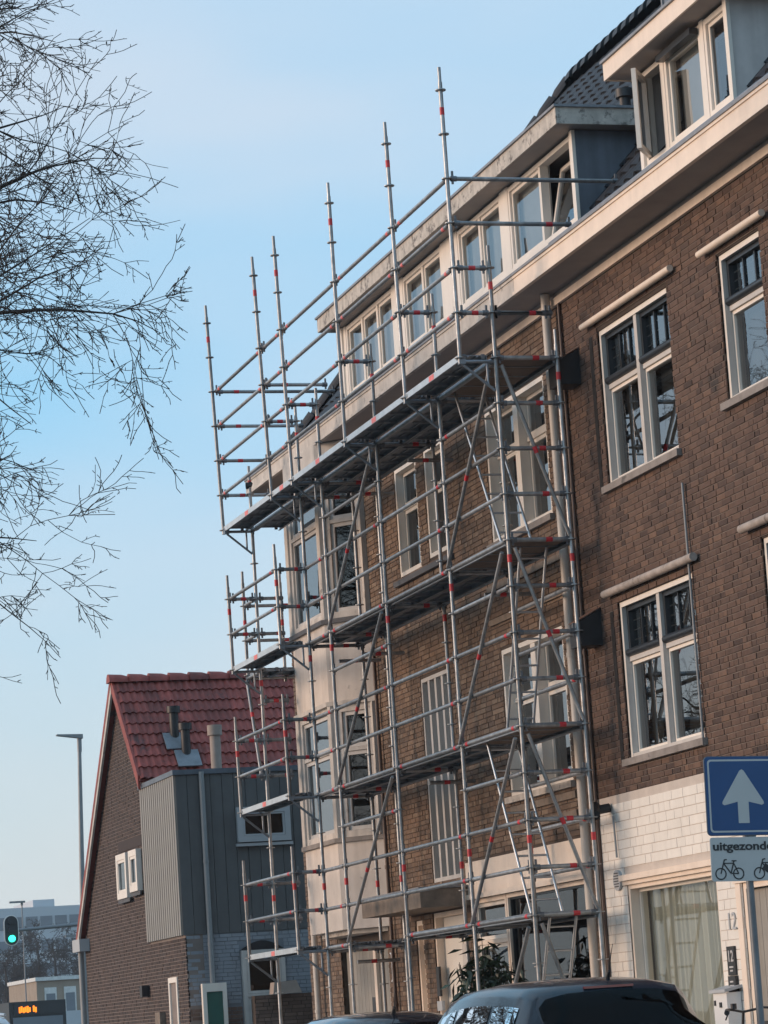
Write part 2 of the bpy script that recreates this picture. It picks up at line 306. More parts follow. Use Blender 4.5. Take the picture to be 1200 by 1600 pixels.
# window: casing with mullions > sash, pane, sill, dim room behind
def window(parent, T, u0,u1,z0,z1, cols=1, rows=((0,1),), rec=.15, cw=.055, sw=.045, m='frame', ms='frame', glassm='pane', mull=.07, sill=True, sillm='sill', dark_top=False, room=True, blind=False, open_cells=(), sash_d=.05, name='window', front=-.012):
    fr=MB(T); fr.ring(u0,u1,z0,z1,cw,-rec-.07,max(front,-rec+.03))
    cwid=(u1-u0-2*cw-mull*(cols-1))/cols; H=z1-z0-2*cw; cells=[]
    for c in range(cols):
        a=u0+cw+c*(cwid+mull); 
        if c: fr.box(a-mull,a,-rec-.07,front-.008,z0+cw,z1-cw)
        for k,(f0,f1) in enumerate(rows):
            za=z0+cw+f0*H; zb=z0+cw+f1*H
            if k: fr.box(a,a+cwid,-rec-.07,-rec+.045,za-.025,za+.025); za+=.025
            if k<len(rows)-1: zb-=.025
            cells.append((a,a+cwid,za,zb,k==len(rows)-1 and dark_top,(c,k)))
    W=fr.build(name,m,parent)
    for a,b,za,zb,dk,ck in cells:
        if ck in open_cells: continue
        s=MB(T); g=.004
        if dk:
            s.ring(a+g,b-g,za+g,zb-g,.05,-rec-.06,-rec+.04,wb=.07); 
            s.cyl((a+g,-rec+.045,za+.045),(b-g,-rec+.045,za+.045),.042,10)
            n=3; uu=[a+.05+(b-a-.1)*i/n for i in range(1,n)]
            for q in uu: s.box(q-.012,q+.012,-rec-.03,-rec+.01,za+.07,zb-.05)
            so_=s.build('sash','black_sash',W)
            l=MB(T); k=4
            for i in range(1,k): zz=za+.07+(zb-za-.12)*i/k; l.box(a+.05,b-.05,-rec-.022,-rec-.012,zz-.006,zz+.006)
            for i in range(1,9): q=a+.05+(b-a-.1)*i/9; l.box(q-.005,q+.005,-rec-.021,-rec-.013,za+.07,zb-.05)
            l.build('leading','lead',W)
        else:
            s.ring(a+g,b-g,za+g,zb-g,sw,-rec-.06,-rec+sash_d-.03); s.build('sash',ms,W)
        p=MB(T); dd=-rec-.008; p.add([(a+.02,dd,za+.02),(b-.02,dd,za+.02),(b-.02,dd,zb-.02),(a+.02,dd,zb-.02)],[(0,1,2,3)])
        v=[Vector(x) for x in p.v]; nrm=(v[1]-v[0]).cross(v[2]-v[0]); outw=Vector(T(0,1,0))-Vector(T(0,0,0))
        if nrm.dot(outw)<0: p.f=[(3,2,1,0)]
        p.build('pane',glassm,W)
        if blind:
            bb=MB(T); top=zb-.03; bot=za+.03+(zb-za)*random.uniform(.0,.5)
            n=10; q0=a+.05; q1=a+.05+(b-a)*.34
            for i in range(n):
                s0=q0+(q1-q0)*i/n; s1=q0+(q1-q0)*(i+1)/n; d0=-rec-.13-.02*(i%2); d1=-rec-.13-.02*((i+1)%2)
                bb.add([(s0,d0,za),(s1,d1,za),(s1,d1,zb),(s0,d0,zb)],[(0,1,2,3)])
            bb.build('curtain','blind',W)
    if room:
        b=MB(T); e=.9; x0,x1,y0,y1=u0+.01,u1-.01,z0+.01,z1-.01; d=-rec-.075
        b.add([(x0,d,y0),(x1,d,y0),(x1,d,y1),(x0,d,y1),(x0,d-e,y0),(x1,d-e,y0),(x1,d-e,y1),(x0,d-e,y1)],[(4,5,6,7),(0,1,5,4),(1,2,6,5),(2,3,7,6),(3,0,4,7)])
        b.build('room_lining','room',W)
    if sill:
        sb=MB(T); sb.box(u0-.07,u1+.07,-rec,.055,z0-.075,z0-.003); sb.build('sill',sillm,W)
    return W

# ================================================================== the setting
struct('ground', MB().box(-900,300,-500,700,-.35,-.05), 'earth')
struct('main_road', MB().box(-600,120,-19,-9.1,-.06,0), 'asphalt')
struct('service_road', MB().box(-300,120,-6.6,-1.62,-.06,.004), 'asphalt')
struct('verge', MB().box(-300,120,-9.0,-6.7,-.06,.07), 'grass')
struct('pavement', MB().box(-60,120,-1.5,2.0,-.06,.12), 'paving')
struct('kerb', MB().box(-60,120,-1.62,-1.502,-.06,.13), 'kerb')
struct('verge_kerb', MB().box(-300,120,-6.7,-6.602,-.06,.11), 'kerb')
struct('road_marking', MB().box(-200,100,-14.1,-13.95,-.01,.006), 'line')

# ================================================================== dark brick terraced house on the right
RH=thing('terraced_house','dark brown brick terraced house with white painted ground floor behind the road sign','house',(4,1,0))
PX=-.70                                                        # party line
ops_r=[(.51,2.57,6.88,8.57),(3.9,4.95,7.08,8.53),(.5,2.63,3.96,5.62),(4.4,6.5,3.96,5.66)]
ops_w=[(.16,2.64,.55,2.66),(3.26,4.5,.12,2.50)]
up=bed('upper_wall',RH,'mortar_dark',FT,PX,9.0,3.62,9.16,ops_r,d=-.014)
bricks(up,MT['brick_dark'],FT,PX,8.2,3.62,9.16,ops_r,300,rng=random.Random(3),joint_m=MT['joint_dark'])
lw=bed('ground_floor_wall',RH,'mortar_white',FT,PX,9.0,.1,3.62,ops_w,d=-.003)
bricks(lw,MT['brick_white'],FT,-.55,8.2,.1,3.60,ops_w+[(.1,2.9,2.66,2.80)],300,course=.098,joint=.008,lens=(.30,.22,.38,.15),proud=.004,jog=.0015,rng=random.Random(4))
bx('wall_end','brick_dark',RH,-.70,-.56,-.003,.012,.1,3.6,T=FT)
for (a,b,c,d),kw in zip(ops_r,(dict(cols=2),dict(cols=1),dict(cols=2),dict(cols=2))):
    window(RH,FT,a,b,c,d,rows=((0,.64),(.64,1)),rec=.12,cw=.05,sw=.035,mull=.085,dark_top=True,blind=True,sillm='sill',m='frame_grey',ms='frame',front=-.035,**kw)
    MB(FT).box(a+.001,a+.05,-.0345,-.030,c,d).box(a+.051,b-.06,-.0345,-.030,d-.055,d-.001).build('architrave','frame',RH)
for a,b,z,m,hr in ((.24,2.86,8.68,'trim',.036),(3.62,5.2,8.62,'trim',.036),(.30,2.86,5.74,'hood',.044),(4.1,6.8,5.80,'hood',.044)):   # awning boxes over the windows
    q=MB(FT); q.cyl((a,.06,z),(b,.06,z),hr,12); q.box(a+.1,b-.1,.0,.055,z-.015,z+.03); q.build('awning_box',m,RH)
for a,z0,z1 in ((.30,6.85,8.55),(.30,3.95,5.55)):              # sooty cavity strip beside the windows
    bx('movement_joint','soot',RH,a-.02,a+.075,-.02,.0045,z0,z1,T=FT)
for a,z in ((-.36,8.12),(-.30,5.24)):                           # black vent cowls
    q=MB(); q.prism([(a,1.0,z),(a,.74,z),(a,.74,z+.26),(a,1.0,z+.40)],(.30,0,0)); o=q.build('vent_cowl','black',RH)
    MB().prism([(a-.01,.735,z+.265),(a-.01,.735,z+.275),(a-.01,1.0,z+.415),(a-.01,1.0,z+.405)],(.32,0,0)).build('cowl_cap','rust',o)
MB(FT).cyl((2.66,.03,3.88),(2.655,.03,6.52),.014,8).build('conduit','pvc_grey',RH)
# ground floor: shop window with curtain, drip board, door
sw_=window(RH,FT,.16,2.64,.55,2.66,rec=.13,cw=.05,sw=.03,glassm='pane_shop',sillm='trim',m='trim',room=True)
cu=MB(FT); n=150; 
for i in range(n):
    def wv(k): return -.25+.020*math.sin(k*.62+.8*math.sin(k*.11))+.010*math.sin(k*1.43+1)+.012*math.sin(k*.23)
    a=.2+2.4*i/n; b=.2+2.4*(i+1)/n; ta=2.60-.012*(1+math.sin(i*.9)); tb=2.60-.012*(1+math.sin((i+1)*.9))
    cu.add([(a,wv(i),.58),(b,wv(i+1),.58),(b,wv(i+1)*.98,tb),(a,wv(i)*.98,ta)],[(0,1,2,3)],True)
cu.build('curtain','curtain',sw_)
MB(FT).box(.1,2.92,.0,.07,2.70,2.76).box(.1,2.92,0,.03,2.655,2.699).build('drip_board','trim',RH)
MB(FT).ring(3.26,4.5,.12,2.5,.07,-.16,-.01).build('door_frame','trim',RH)
bx('door_lintel','trim',RH,3.1,4.7,-.008,.03,2.49,2.72,T=FT)
dr=bx('door','board_door',RH,3.335,4.425,-.13,-.09,.13,2.42,T=FT)
for i in range(7): bx('door_board','board_door',dr,3.34+.155*i,3.34+.155*i+.148,-.0895,-.075,.14,2.41,T=FT)
MB(FT).cyl((3.43,-.074,1.15),(3.43,-.02,1.15),.02,8).build('door_knob','alu',dr)
bx('pilaster_strip','trim',RH,3.13,3.25,-.008,.02,.12,2.485,T=FT)
q=MB(FT); q.cyl((-.14,.02,3.50),(-.14,.16,3.48),.05,12); q.cyl((-.2,.16,3.52),(-.02,.24,3.42),.062,12); q.build('security_camera','black',RH)
MB(FT).cyl((.0,.03,2.96),(-.02,.03,3.40),.012,8).build('camera_cable','pvc_grey',RH)
q=MB(FT); q.cyl((-.05,.0,2.72),(-.05,.035,2.72),.11,20); o=q.build('round_vent','grey_pl',RH)
l=MB(FT)
for i in range(6): l.box(-.13+.01*abs(i-2.5),.03-.01*abs(i-2.5),.036,.042,2.65+.028*i,2.66+.028*i)
l.build('vent_slats','black',o)
np_=bx('number_plate','black',RH,2.80,2.99,.005,.025,1.62,1.90,T=FT)
bx('letter_plate','black',RH,2.82,3.0,.005,.04,1.44,1.615,T=FT)
def text(s, size, m, name, parent, rot, loc, offset=0., sx=1., fit=None):
    c=bpy.data.curves.new(name,'FONT'); c.body=s; c.size=size; c.extrude=.0015; c.offset=offset; c.align_x='CENTER'; c.align_y='CENTER'
    o=bpy.data.objects.new(name,c); col.objects.link(o); bpy.context.view_layer.update()
    me=bpy.data.meshes.new_from_object(o); bpy.data.objects.remove(o)
    if fit:
        xs_=[v.co.x for v in me.vertices]; sx=fit/(max(xs_)-min(xs_))
    me.materials.clear(); me.materials.append(MT[m]); me.name=name
    me.transform(Matrix.Translation(Vector(loc)) @ rot @ Matrix.Diagonal((sx,1,1,1)))
    ob=bpy.data.objects.new(name,me); col.objects.link(ob); ob.parent=parent
    off=Vector((0,0,0)); p=parent
    while p is not None: off+=p.location; p=p.parent
    me.transform(Matrix.Translation(-off)); return ob
ROTF=Matrix.Rotation(R(90),4,'X')                               # text facing -y
ROTX=Matrix.Rotation(R(90),4,'Z')@Matrix.Rotation(R(90),4,'X')  # text facing +x
text('12',.15,'sign_white','plate_number',np_,ROTF,(2.895,.972,1.80),.003)
for z,wd in ((1.70,.1),(1.665,.07)): bx('plate_line','sign_white',np_,2.895-wd/2,2.895+wd/2,.0255,.028,z-.008,z+.008,T=FT)
for z,wd in ((1.56,.08),(1.52,.1)): bx('letter_plate_line','sign_white',np_,2.91-wd/2,2.91+wd/2,.0405,.043,z-.008,z+.008,T=FT)
text('12',.24,'grey_pl','house_number',RH,ROTF,(2.96,.985,2.13),.0)

# ================================================================== brown brick house behind the scaffold
MH=thing('terraced_house','brown brick terraced house with cream bay window wrapped in scaffolding','house',(-7,1,0))
ops_m=[(-3.45,-1.29,6.9,8.5),(-3.44,-1.26,3.9,5.63),(-7.28,-6.31,7.1,8.52),(-5.96,-5.12,7.14,8.54),(-6.71,-5.56,3.1,5.69),
       (-5.25,-.98,.12,3.25),(-6.85,-5.45,.12,2.72),(-7.62,-7.3,.12,2.66),(-11.3,-8.95,.12,2.42)]
mw=bed('front_wall',MH,'mortar_mid',FT,-13.0,PX-.005,.1,9.16,ops_m)
bricks(mw,MT['brick_mid'],FT,-13.0,PX-.005,.1,9.16,ops_m+[(-11.45,-8.85,2.5,9.2)],300,rng=random.Random(6))
window(MH,FT,-3.45,-1.29,6.9,8.5,cols=2,rows=((0,.66),(.66,1)),rec=.16,mull=.16,blind=True,sill=True)
window(MH,FT,-3.44,-1.26,3.9,5.63,cols=2,rows=((0,.66),(.66,1)),rec=.16,mull=.16,blind=False,sill=True,sillm='trim_dirty')
window(MH,FT,-7.28,-6.31,7.1,8.52,rows=((0,.64),(.64,1)),rec=.13,sill=False,glassm='pane_dark')
window(MH,FT,-5.96,-5.12,7.14,8.54,rows=((0,.64),(.64,1)),rec=.13,sill=False,glassm='pane_dark')
bx('window_sill','sill_dark',MH,-7.4,-4.95,0,.06,6.98,7.05,T=FT)
st=window(MH,FT,-6.71,-5.56,3.1,5.69,cols=4,rec=.10,cw=.05,sw=.025,mull=.075,sill=False,glassm='pane_dark',m='frame_grey',ms='frame_grey',name='stair_window')
for z in (5.95,6.35): MB(FT).box(-3.7,-1.0,.0,.03,z,z+.07).build('weathered_plank','wood',MH)
for z in (3.52,3.85-.12): MB(FT).box(-3.4,-1.15,.0,.03,z-.03,z+.05).build('weathered_plank','wood',MH)
# ground floor: shop front, doors, boarded entrance under the bay
bx('shop_fascia','trim',MH,-5.25,-.98,-.06,.035,2.84,3.25,T=FT)
bx('fascia_moulding','trim',MH,-5.25,-.98,.036,.07,2.80,2.86,T=FT)
window(MH,FT,-3.9,-.99,.35,2.80,cols=1,rec=.06,cw=.05,sw=.02,glassm='pane_navy',m='trim',ms='black_sash',name='shop_window',sill=False)
window(MH,FT,-5.24,-3.92,1.5,2.80,rows=((0,.6),(.6,1)),rec=.08,glassm='pane_dark',m='trim',sill=False)
bx('shop_panel','trim',MH,-5.24,-3.92,-.10,-.02,.12,1.495,T=FT); bx('shop_plinth','trim',MH,-3.9,-.99,-.10,-.02,.12,.345,T=FT)
def front_door(u0,u1,z1,mm='door_white'):
    MB(FT).ring(u0,u1,.12,z1,.06,-.2,-.02).build('door_frame','trim',MH)
    d=bx('door',mm,MH,u0+.062,u1-.062,-.17,-.12,.13,z1-.062,T=FT); return d
d=front_door(-6.85,-5.45,2.72)
bx('door_panel','door_white',d,-6.45,-6.0,-.119,-.105,.4,2.5,T=FT); bx('letter_slot','black',d,-6.38,-5.85,-.119,-.10,2.45,2.52,T=FT)
MB(FT).box(-5.98,-5.85,-.119,-.09,.3,2.3).build('door_pull','frame_grey',d)
bx('bell_plate','black',MH,-6.82,-6.70,-.019,.01,1.68,2.05,T=FT)
for z in (1.5,1.2,.9): bx('post_box','grey_pl',MH,-6.83,-6.62,-.019,.02,z,z+.12,T=FT)
front_door(-7.62,-7.3,2.66)
bd=bx('boarded_entrance','board_door',MH,-11.3,-8.95,-.16,-.10,.12,2.42,T=FT)
for i in range(14): bx('board','board_door',bd,-11.3+.168*i+.004,-11.3+.168*(i+1)-.004,-.099,-.08,.13,2.41,T=FT)
bx('door_post','trim',MH,-9.78,-9.66,-.075,-.03,.12,2.41,T=FT)
bx('notice_box','black',MH,-9.98,-9.83,-.075,-.04,1.3,1.75,T=FT)
bx('wall_anchor','white_pl',MH,-8.72,-8.68,.0,.03,1.95,2.3,T=FT); MB(FT).cyl((-8.76,.02,2.3),(-8.64,.02,2.26),.015,6).cyl((-8.76,.02,1.93),(-8.64,.02,1.97),.015,6).build('wall_anchor_end','white_pl',MH)
can=MB(); can.box(-7.8,-5.2,.35,1.0,2.74,2.96); can.build('door_canopy','wood',MH); bx('canopy_flashing','lead_sheet',MH,-7.82,-5.18,.33,1.0,2.965,2.99)
# bay window: front and two splayed sides
pl=[(-8.72,1.0),(-9.30,.5),(-11.0,.5),(-11.58,1.0)]
def bay_poly(g): return [(pl[0][0]+g,1.0),(pl[1][0]+g*.4,.5-g),(pl[2][0]-g*.4,.5-g),(pl[3][0]-g,1.0)]
BAY=MB().prism([(x,y,2.66) for x,y in bay_poly(0)],(0,0,1.16)).build('bay_lower_panel','render',MH)
MB().prism([(x,y,3.82) for x,y in bay_poly(.05)],(0,0,.06)).build('bay_sill_band','sill',MH)
MB().prism([(x,y,5.72) for x,y in bay_poly(0)],(0,0,1.06)).build('bay_middle_panel','render',MH)
MB().prism([(x,y,5.66) for x,y in bay_poly(.05)],(0,0,.058)).build('bay_moulding','trim_dirty',MH)
MB().prism([(x,y,6.78) for x,y in bay_poly(.05)],(0,0,.06)).build('bay_sill_band','sill_dark',MH)
MB().prism([(x,y,8.85) for x,y in bay_poly(.0)],(0,0,.42)).build('bay_top_panel','trim_dirty',MH)
MB().prism([(x,y,2.60) for x,y in bay_poly(-.15)],(0,0,.058)).build('bay_underside','trim_dirty',MH)
for (z0,z1) in ((3.88,5.66),(6.84,8.85)):
    for (a,b) in ((0,1),(1,2),(2,3)):
        (xa,ya),(xb,yb)=pl[a],pl[b]; dx,dy=xb-xa,yb-ya; ln=math.hypot(dx,dy); ux,uy=dx/ln,dy/ln; nx,ny=uy,-ux
        if ny>0: nx,ny=-nx,-ny
        T=plane_T(xa,ya,ux,uy,nx,ny); g=.09
        window(MH,T,g,ln-g,z0,z1,cols=1,rows=((0,.68),(.68,1)),rec=.06,cw=.09,sw=.05,sill=False,m='trim_dirty',ms='frame_grey',glassm='pane_bay' if a==1 else 'pane_dark',name='bay_casement',room=False,mull=.09)
    for i,(x,y) in enumerate(pl[1:3]): MB().cyl((x,y+.05,z0),(x,y+.05,z1),.085,8,sm=False).build('bay_corner_post','trim_dirty',MH)
    for x in (pl[0][0]-.05,pl[3][0]+.05): MB().box(x-.05,x+.05,.93,1.0,z0,z1).build('bay_corner_post','trim_dirty',MH)
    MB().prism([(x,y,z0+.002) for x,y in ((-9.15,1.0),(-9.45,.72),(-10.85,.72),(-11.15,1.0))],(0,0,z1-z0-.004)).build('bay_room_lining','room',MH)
# down pipes
def pipe(parent,x,y,z0,z1,m,r=.042,name='downpipe',brk=(1.6,3.4,5.2,7.0,8.5)):
    o=MB().cyl((x,y,z0),(x,y,z1),r,14).build(name,m,parent)
    for b in brk:
        if z0<b<z1: MB().cyl((x,y,b),(x,y,b+.05),r+.008,14).build('pipe_collar',m,o)
    return o
pipe(MH,-.68,.88,1.7,9.27,'pvc',.052); pipe(MH,-.68,.90,.12,1.698,'black',.05,'pipe_shoe'); pipe(MH,-.52,.975,.12,9.15,'pvc_brown',.02); pipe(MH,-8.55,.95,.12,6.5,'pvc_brown',.025); pipe(MH,-12.3,.9,.12,9.2,'pvc',.045)

# ------------------------------------------------------------------ cornices, roof, dormers of both houses
def cornice(H,x0,x1,m,ms):
    MB().box(x0,x1,.955,.997,9.13,9.215).build('frieze_board','trim',H); MB().box(x0,x1,.985,.997,9.2155,9.279).build('frieze_shade_strip','soffit',H)  # soffit-coloured strip paints the shade between frieze and soffit
    MB().box(x0,x1,.56,1.2,9.28,9.30).build('soffit',ms,H)
    f=MB().box(x0,x1,.53,.558,9.30,9.485).build('fascia_board',m,H)
    MB().box(x0,x1,.505,.556,9.262,9.298).build('fascia_moulding',m,f)
    MB().box(x0,x1,.515,.5295,9.455,9.485).build('fascia_bead',m,f)
    MB().box(x0,x1,.50,.90,9.486,9.515).build('gutter_edge','lead_sheet',H)
cornice(RH,PX+.003,9.0,'trim','soffit'); cornice(MH,-13.25,PX-.003,'trim_dirty','soffit')
bx('fascia_return','trim_dirty',MH,-13.28,-13.252,.53,1.2,9.27,9.485)
SL=1.25; sn=math.atan(SL); EY,EZ=.84,9.46; RY,RZ=5.32,9.46+1.25*(5.32-.84)
def roof_slab(H,pts,m,name='roof'):                             # pts in (x,y) on the front slope
    P=[Vector((x,y,EZ+SL*(y-EY)-.06)) for x,y in pts]; nrm=Vector((0,-math.sin(sn),math.cos(sn)))
    return MB().prism(P,nrm*-.15).build(name,m,H)
r1=roof_slab(MH,[(-13.1,EY),(PX,EY),(PX,RY),(-10.9,RY)],'tile_dark'); r2=roof_slab(RH,[(PX,EY),(9,EY),(9,RY),(PX,RY)],'tile_dark')
MB().prism([(-13.1,EY,EZ-.1),(-10.9,RY,RZ-.1),(-10.9,RY+.1,RZ-.1),(-13.1,10.1,EZ-.1)],(0,0,-.1)).build('hip_slope','tile_dark',MH)
MB().prism([(-13.1,10.1,EZ-.1),(-10.9,RY,RZ-.1),(PX,RY,RZ-.1),(PX,10.1,EZ-.1)],(0,.05,-.1)).build('rear_slope','tile_dark',MH)
MB().prism([(PX,10.1,EZ-.1),(PX,RY,RZ-.1),(9,RY,RZ-.1),(9,10.1,EZ-.1)],(0,.05,-.1)).build('rear_slope','tile_dark',RH)
bx('end_wall','brick_mid',MH,-13.0,-12.8,1.25,9.8,.1,9.3); bx('rear_wall','brick_mid',MH,-12.79,PX,9.6,9.8,.1,9.3); bx('rear_wall','brick_dark',RH,PX+.005,9,9.6,9.8,.1,9.3); bx('end_wall','brick_dark',RH,8.8,9,1.25,9.59,.1,9.3)
# tile shape: u across, s up the slope, n out
def tile_mesh(wd,ln,waves,amp,m,th=.022,seg=6):
    mb=MB(); n=seg*waves; 
    prof=[(wd*i/n, amp*(.5-.5*math.cos(2*math.pi*waves*i/n))) for i in range(n+1)]
    vs=[]
    for s,h in ((0,.045),(ln,.012)): vs+=[(u,s,p+h) for u,p in prof]
    vs+=[(u,0,p+.045-th) for u,p in prof]; k=n+1
    mb.add(vs,[(i,i+1,k+i+1,k+i) for i in range(n)],True); mb.add(vs,[(2*k+i,2*k+i+1,i+1,i) for i in range(n)])
    mb.add(vs,[(2*k,0,k),(k-1,3*k-1,2*k-1)])
    return mb
def tiles(parent,m,O,ud,sd,nd,nu,ns_,wd,exp,ln,waves,amp,n_ind,inside=None,vis=None):
    proto=tile_mesh(wd*1.02,ln,waves,amp,m); me=proto.mesh('roof_tile',m); bulk=MB(); cand=[]; rng=random.Random(9)
    off=Vector((0,0,0)); p=parent
    while p is not None: off+=p.location; p=p.parent
    for j in range(ns_):
        for i in range(nu):
            q=O+ud*(wd*i)+sd*(exp*j)+nd*rng.uniform(-.003,.003)
            if inside and not inside(q+ud*wd/2): continue
            cand.append((0 if (vis is None or vis(q)) and in_frame(q) else 1,(q-CAM).length,q,rng.uniform(.001,.999)))
    cand.sort(key=lambda c:c[:2])
    rot=Matrix((ud,sd,nd)).transposed()
    for k,(h,dd,q,rv) in enumerate(cand):
        if k<n_ind:
            o=bpy.data.objects.new('roof_tile',me); col.objects.link(o); o.parent=parent
            mm=rot.to_4x4(); mm.translation=q-off; o.matrix_basis=mm
        else:
            bulk.cur=rv; vs=[tuple(q+rot@Vector(v)) for v in proto.v]
            bulk.v and None
            b0=len(bulk.v); bulk.v+=vs
            for f,s in zip(proto.f,proto.sm): bulk.f.append(tuple(x+b0 for x in f)); bulk.sm.append(s); bulk.rn.append(rv)
    if bulk.v: bulk.build('roof_tiling',m,parent,kind='stuff')
sdv=Vector((0,math.cos(sn),math.sin(sn))); ndv=Vector((0,-math.sin(sn),math.cos(sn)))
SLEN=(RY-EY)/math.cos(sn)
def hip_in(q): return q.x>-13.1+(q.y-EY)*2.2/4.48
tiles(r1,MT['tile_dark'],Vector((-13.1,EY,EZ-.055)),Vector((1,0,0)),sdv,ndv,41,int(SLEN/.32),.30,.32,.36,1,.045,300,hip_in,lambda q:q.y>2.6)
tiles(r2,MT['tile_dark'],Vector((PX+.1,EY,EZ-.055)),Vector((1,0,0)),sdv,ndv,27,int(SLEN/.32),.30,.32,.36,1,.045,200,None,lambda q:q.y>1.2)
def ridge_tiles(parent,m,a,b,n,r=.12,lift=.0):
    a=Vector(a); b=Vector(b); d=(b-a)/n
    for i in range(n):
        q=MB(); p=a+d*i; e=d.normalized(); sdd=e.cross(Vector((0,0,1))).normalized(); upv=sdd.cross(e)
        vs=[]
        for pp,rr in ((p-e*.05,r*1.25),(p+d*.55,r*1.15),(p+d*.97,r*.8)):
            for k in range(9):
                t=math.pi*(k/8); vs.append(tuple(pp+sdd*rr*math.cos(t)+upv*(rr*math.sin(t)+lift)))
        q.add(vs,[(g*9+k,g*9+k+1,g*9+9+k+1,g*9+9+k) for g in range(2) for k in range(8)],True); q.add(vs,[tuple(range(9)),tuple(range(26,17,-1))]); q.build('ridge_tile',m,parent)
ridge_tiles(r1,'tile_dark',(PX,RY,RZ-.04),(-10.9,RY,RZ-.04),30,.17); ridge_tiles(r2,'tile_dark',(9,RY,RZ-.04),(PX,RY,RZ-.04),28,.17)
ridge_tiles(r1,'tile_dark',(-10.95,RY-.05,RZ-.02),(-13.1,EY,EZ+.04),20,.11)
q=MB().cyl((-2.0,2.55,11.4),(-2.0,2.55,12.0),.07,12).cyl((-2.0,2.55,12.0),(-2.0,2.55,12.1),.11,12).build('roof_flue','black',MH)
bx('chimney_stack','zinc',MH,-2.60,-1.6,3.4,4.3,12.2,14.2); bx('chimney_edge','lead_sheet',MH,-2.64,-2.601,3.38,3.45,12.2,14.2)

def dormer(H,x0,x1,groups,fm,cm,nets,y=1.25,z0=10.06,z1=11.10,zt=.19):
    T=plane_T(0,y,1,0,0,-1)
    yb=lambda z: EY+(z-EZ)/SL
    for xx,s in ((x0,1),(x1,-1)):                               # cheeks
        xa,xb=(xx,xx+.06) if s>0 else (xx-.06,xx)
        MB().prism([(xa,y+.02,z0-.1),(xa,y+.02,z1),(xa,yb(z1)+.1,z1),(xa,yb(z0)+.05,z0-.1)],(xb-xa,0,0)).build('dormer_cheek',cm,H)
        MB().box(xa-.015 if s<0 else xa-.012,xb+.012,y-.02,y+.019,z0-.02,z1).build('dormer_corner_post','frame',H)
    fr=MB(T); prev=x0+.05
    for g in groups:
        if g[0]-prev>.02: fr.box(prev,g[0],-.10,-.005,z0+.02,z1)
        prev=g[1]
    if x1-.05-prev>.02: fr.box(prev,x1-.05,-.10,-.005,z0+.02,z1)
    fr.box(x0+.05,x1-.05,-.08,.015,z0-.06,z0+.018); fr.build('dormer_panel','frame',H)
    for a,b,n,opn in groups: window(H,T,a,b,z0+.02,z1-.02,cols=n,rec=.05,cw=.055,sw=.04,mull=.07,sill=False,glassm='pane_dormer',open_cells=opn,name='dormer_window',room=False,sash_d=.04)
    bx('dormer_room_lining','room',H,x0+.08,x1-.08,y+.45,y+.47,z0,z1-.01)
    for na,nb in nets: bx('net_curtain','net',H,na,nb,y+.16,y+.17,z0,z1-.01)
    MB().prism([(x0-.02,y+.02,z0+.0),(x1+.02,y+.02,z0+.0),(x1+.02,EY+.12,EZ+.12),(x0-.02,EY+.12,EZ+.12)],(0,-.01,-.02)).build('lead_apron','lead_sheet',H)
    ex0,ex1=x0-.22,x1+.22
    rf=MB().box(ex0,ex1,y-.25,yb(z1+zt)+.3,z1+.012,z1+.03).build('dormer_soffit','soffit',H)
    MB().box(ex0,ex1,y-.275,y-.252,z1+.0,z1+zt).build('dormer_fascia',fm,H)
    for xx in (ex0-.023,ex1): MB().box(xx,xx+.023,y-.275,yb(z1+zt),z1+.0,z1+zt).build('dormer_side_fascia',fm,H)
    MB().box(ex0-.05,ex1+.05,y-.30,yb(z1+zt)+.4,z1+zt+.001,z1+zt+.03).build('dormer_roof','lead_sheet',H)
dormer(MH,-10.15,-.40,[(-9.95,-7.65,3,()),(-7.15,-5.45,2,()),(-4.75,-3.05,2,()),(-2.75,-.52,2,((1,0),))],'peel','zinc',[(-9.95,-7.65),(-7.15,-5.45),(-4.75,-3.05),(-2.75,-1.68)])
TD=plane_T(0,1.25,1,0,0,-1)
def tilted_sash(H,u0,u1,z0,z1,axis,ang,d,m='frame'):            # an opened casement: hung on the left edge or tilted in at the top
    c,s=math.cos(ang),math.sin(ang)
    if axis=='side': T=lambda u,dd,z: TD(u0+(u-u0)*c-dd*s, d+(u-u0)*s+dd*c, z)
    else: T=lambda u,dd,z: TD(u, d+dd*c-(z-z0)*s, z0+(z-z0)*c+dd*s)
    sa=MB(T).ring(u0,u1,z0,z1,.05,-.03,.02).build('open_sash',m,H)
    p=MB(T); p.add([(u0+.03,-.005,z0+.03),(u1-.03,-.005,z0+.03),(u1-.03,-.005,z1-.03),(u0+.03,-.005,z1-.03)],[(0,1,2,3)]); p.build('pane','pane_dormer',sa)
tilted_sash(MH,-1.55,-.60,10.11,11.0,'top',R(12),-.09)
dormer(RH,1.62,4.12,[(1.70,2.30,1,((0,0),)),(2.36,3.36,1,()),(3.46,4.06,1,())],'trim','cheek',[(2.45,3.36)],z0=10.05,z1=11.10)
tilted_sash(RH,1.78,2.24,10.14,11.0,'side',R(36),-.02)
MB(TD).box(2.40,3.34,.0,.09,10.985,11.05).build('roller_blind_box','black_sash',RH)
MB().cyl((.4,.60,9.56),(9,.60,9.56),.035,10).build('gutter_pipe','lead_sheet',RH)

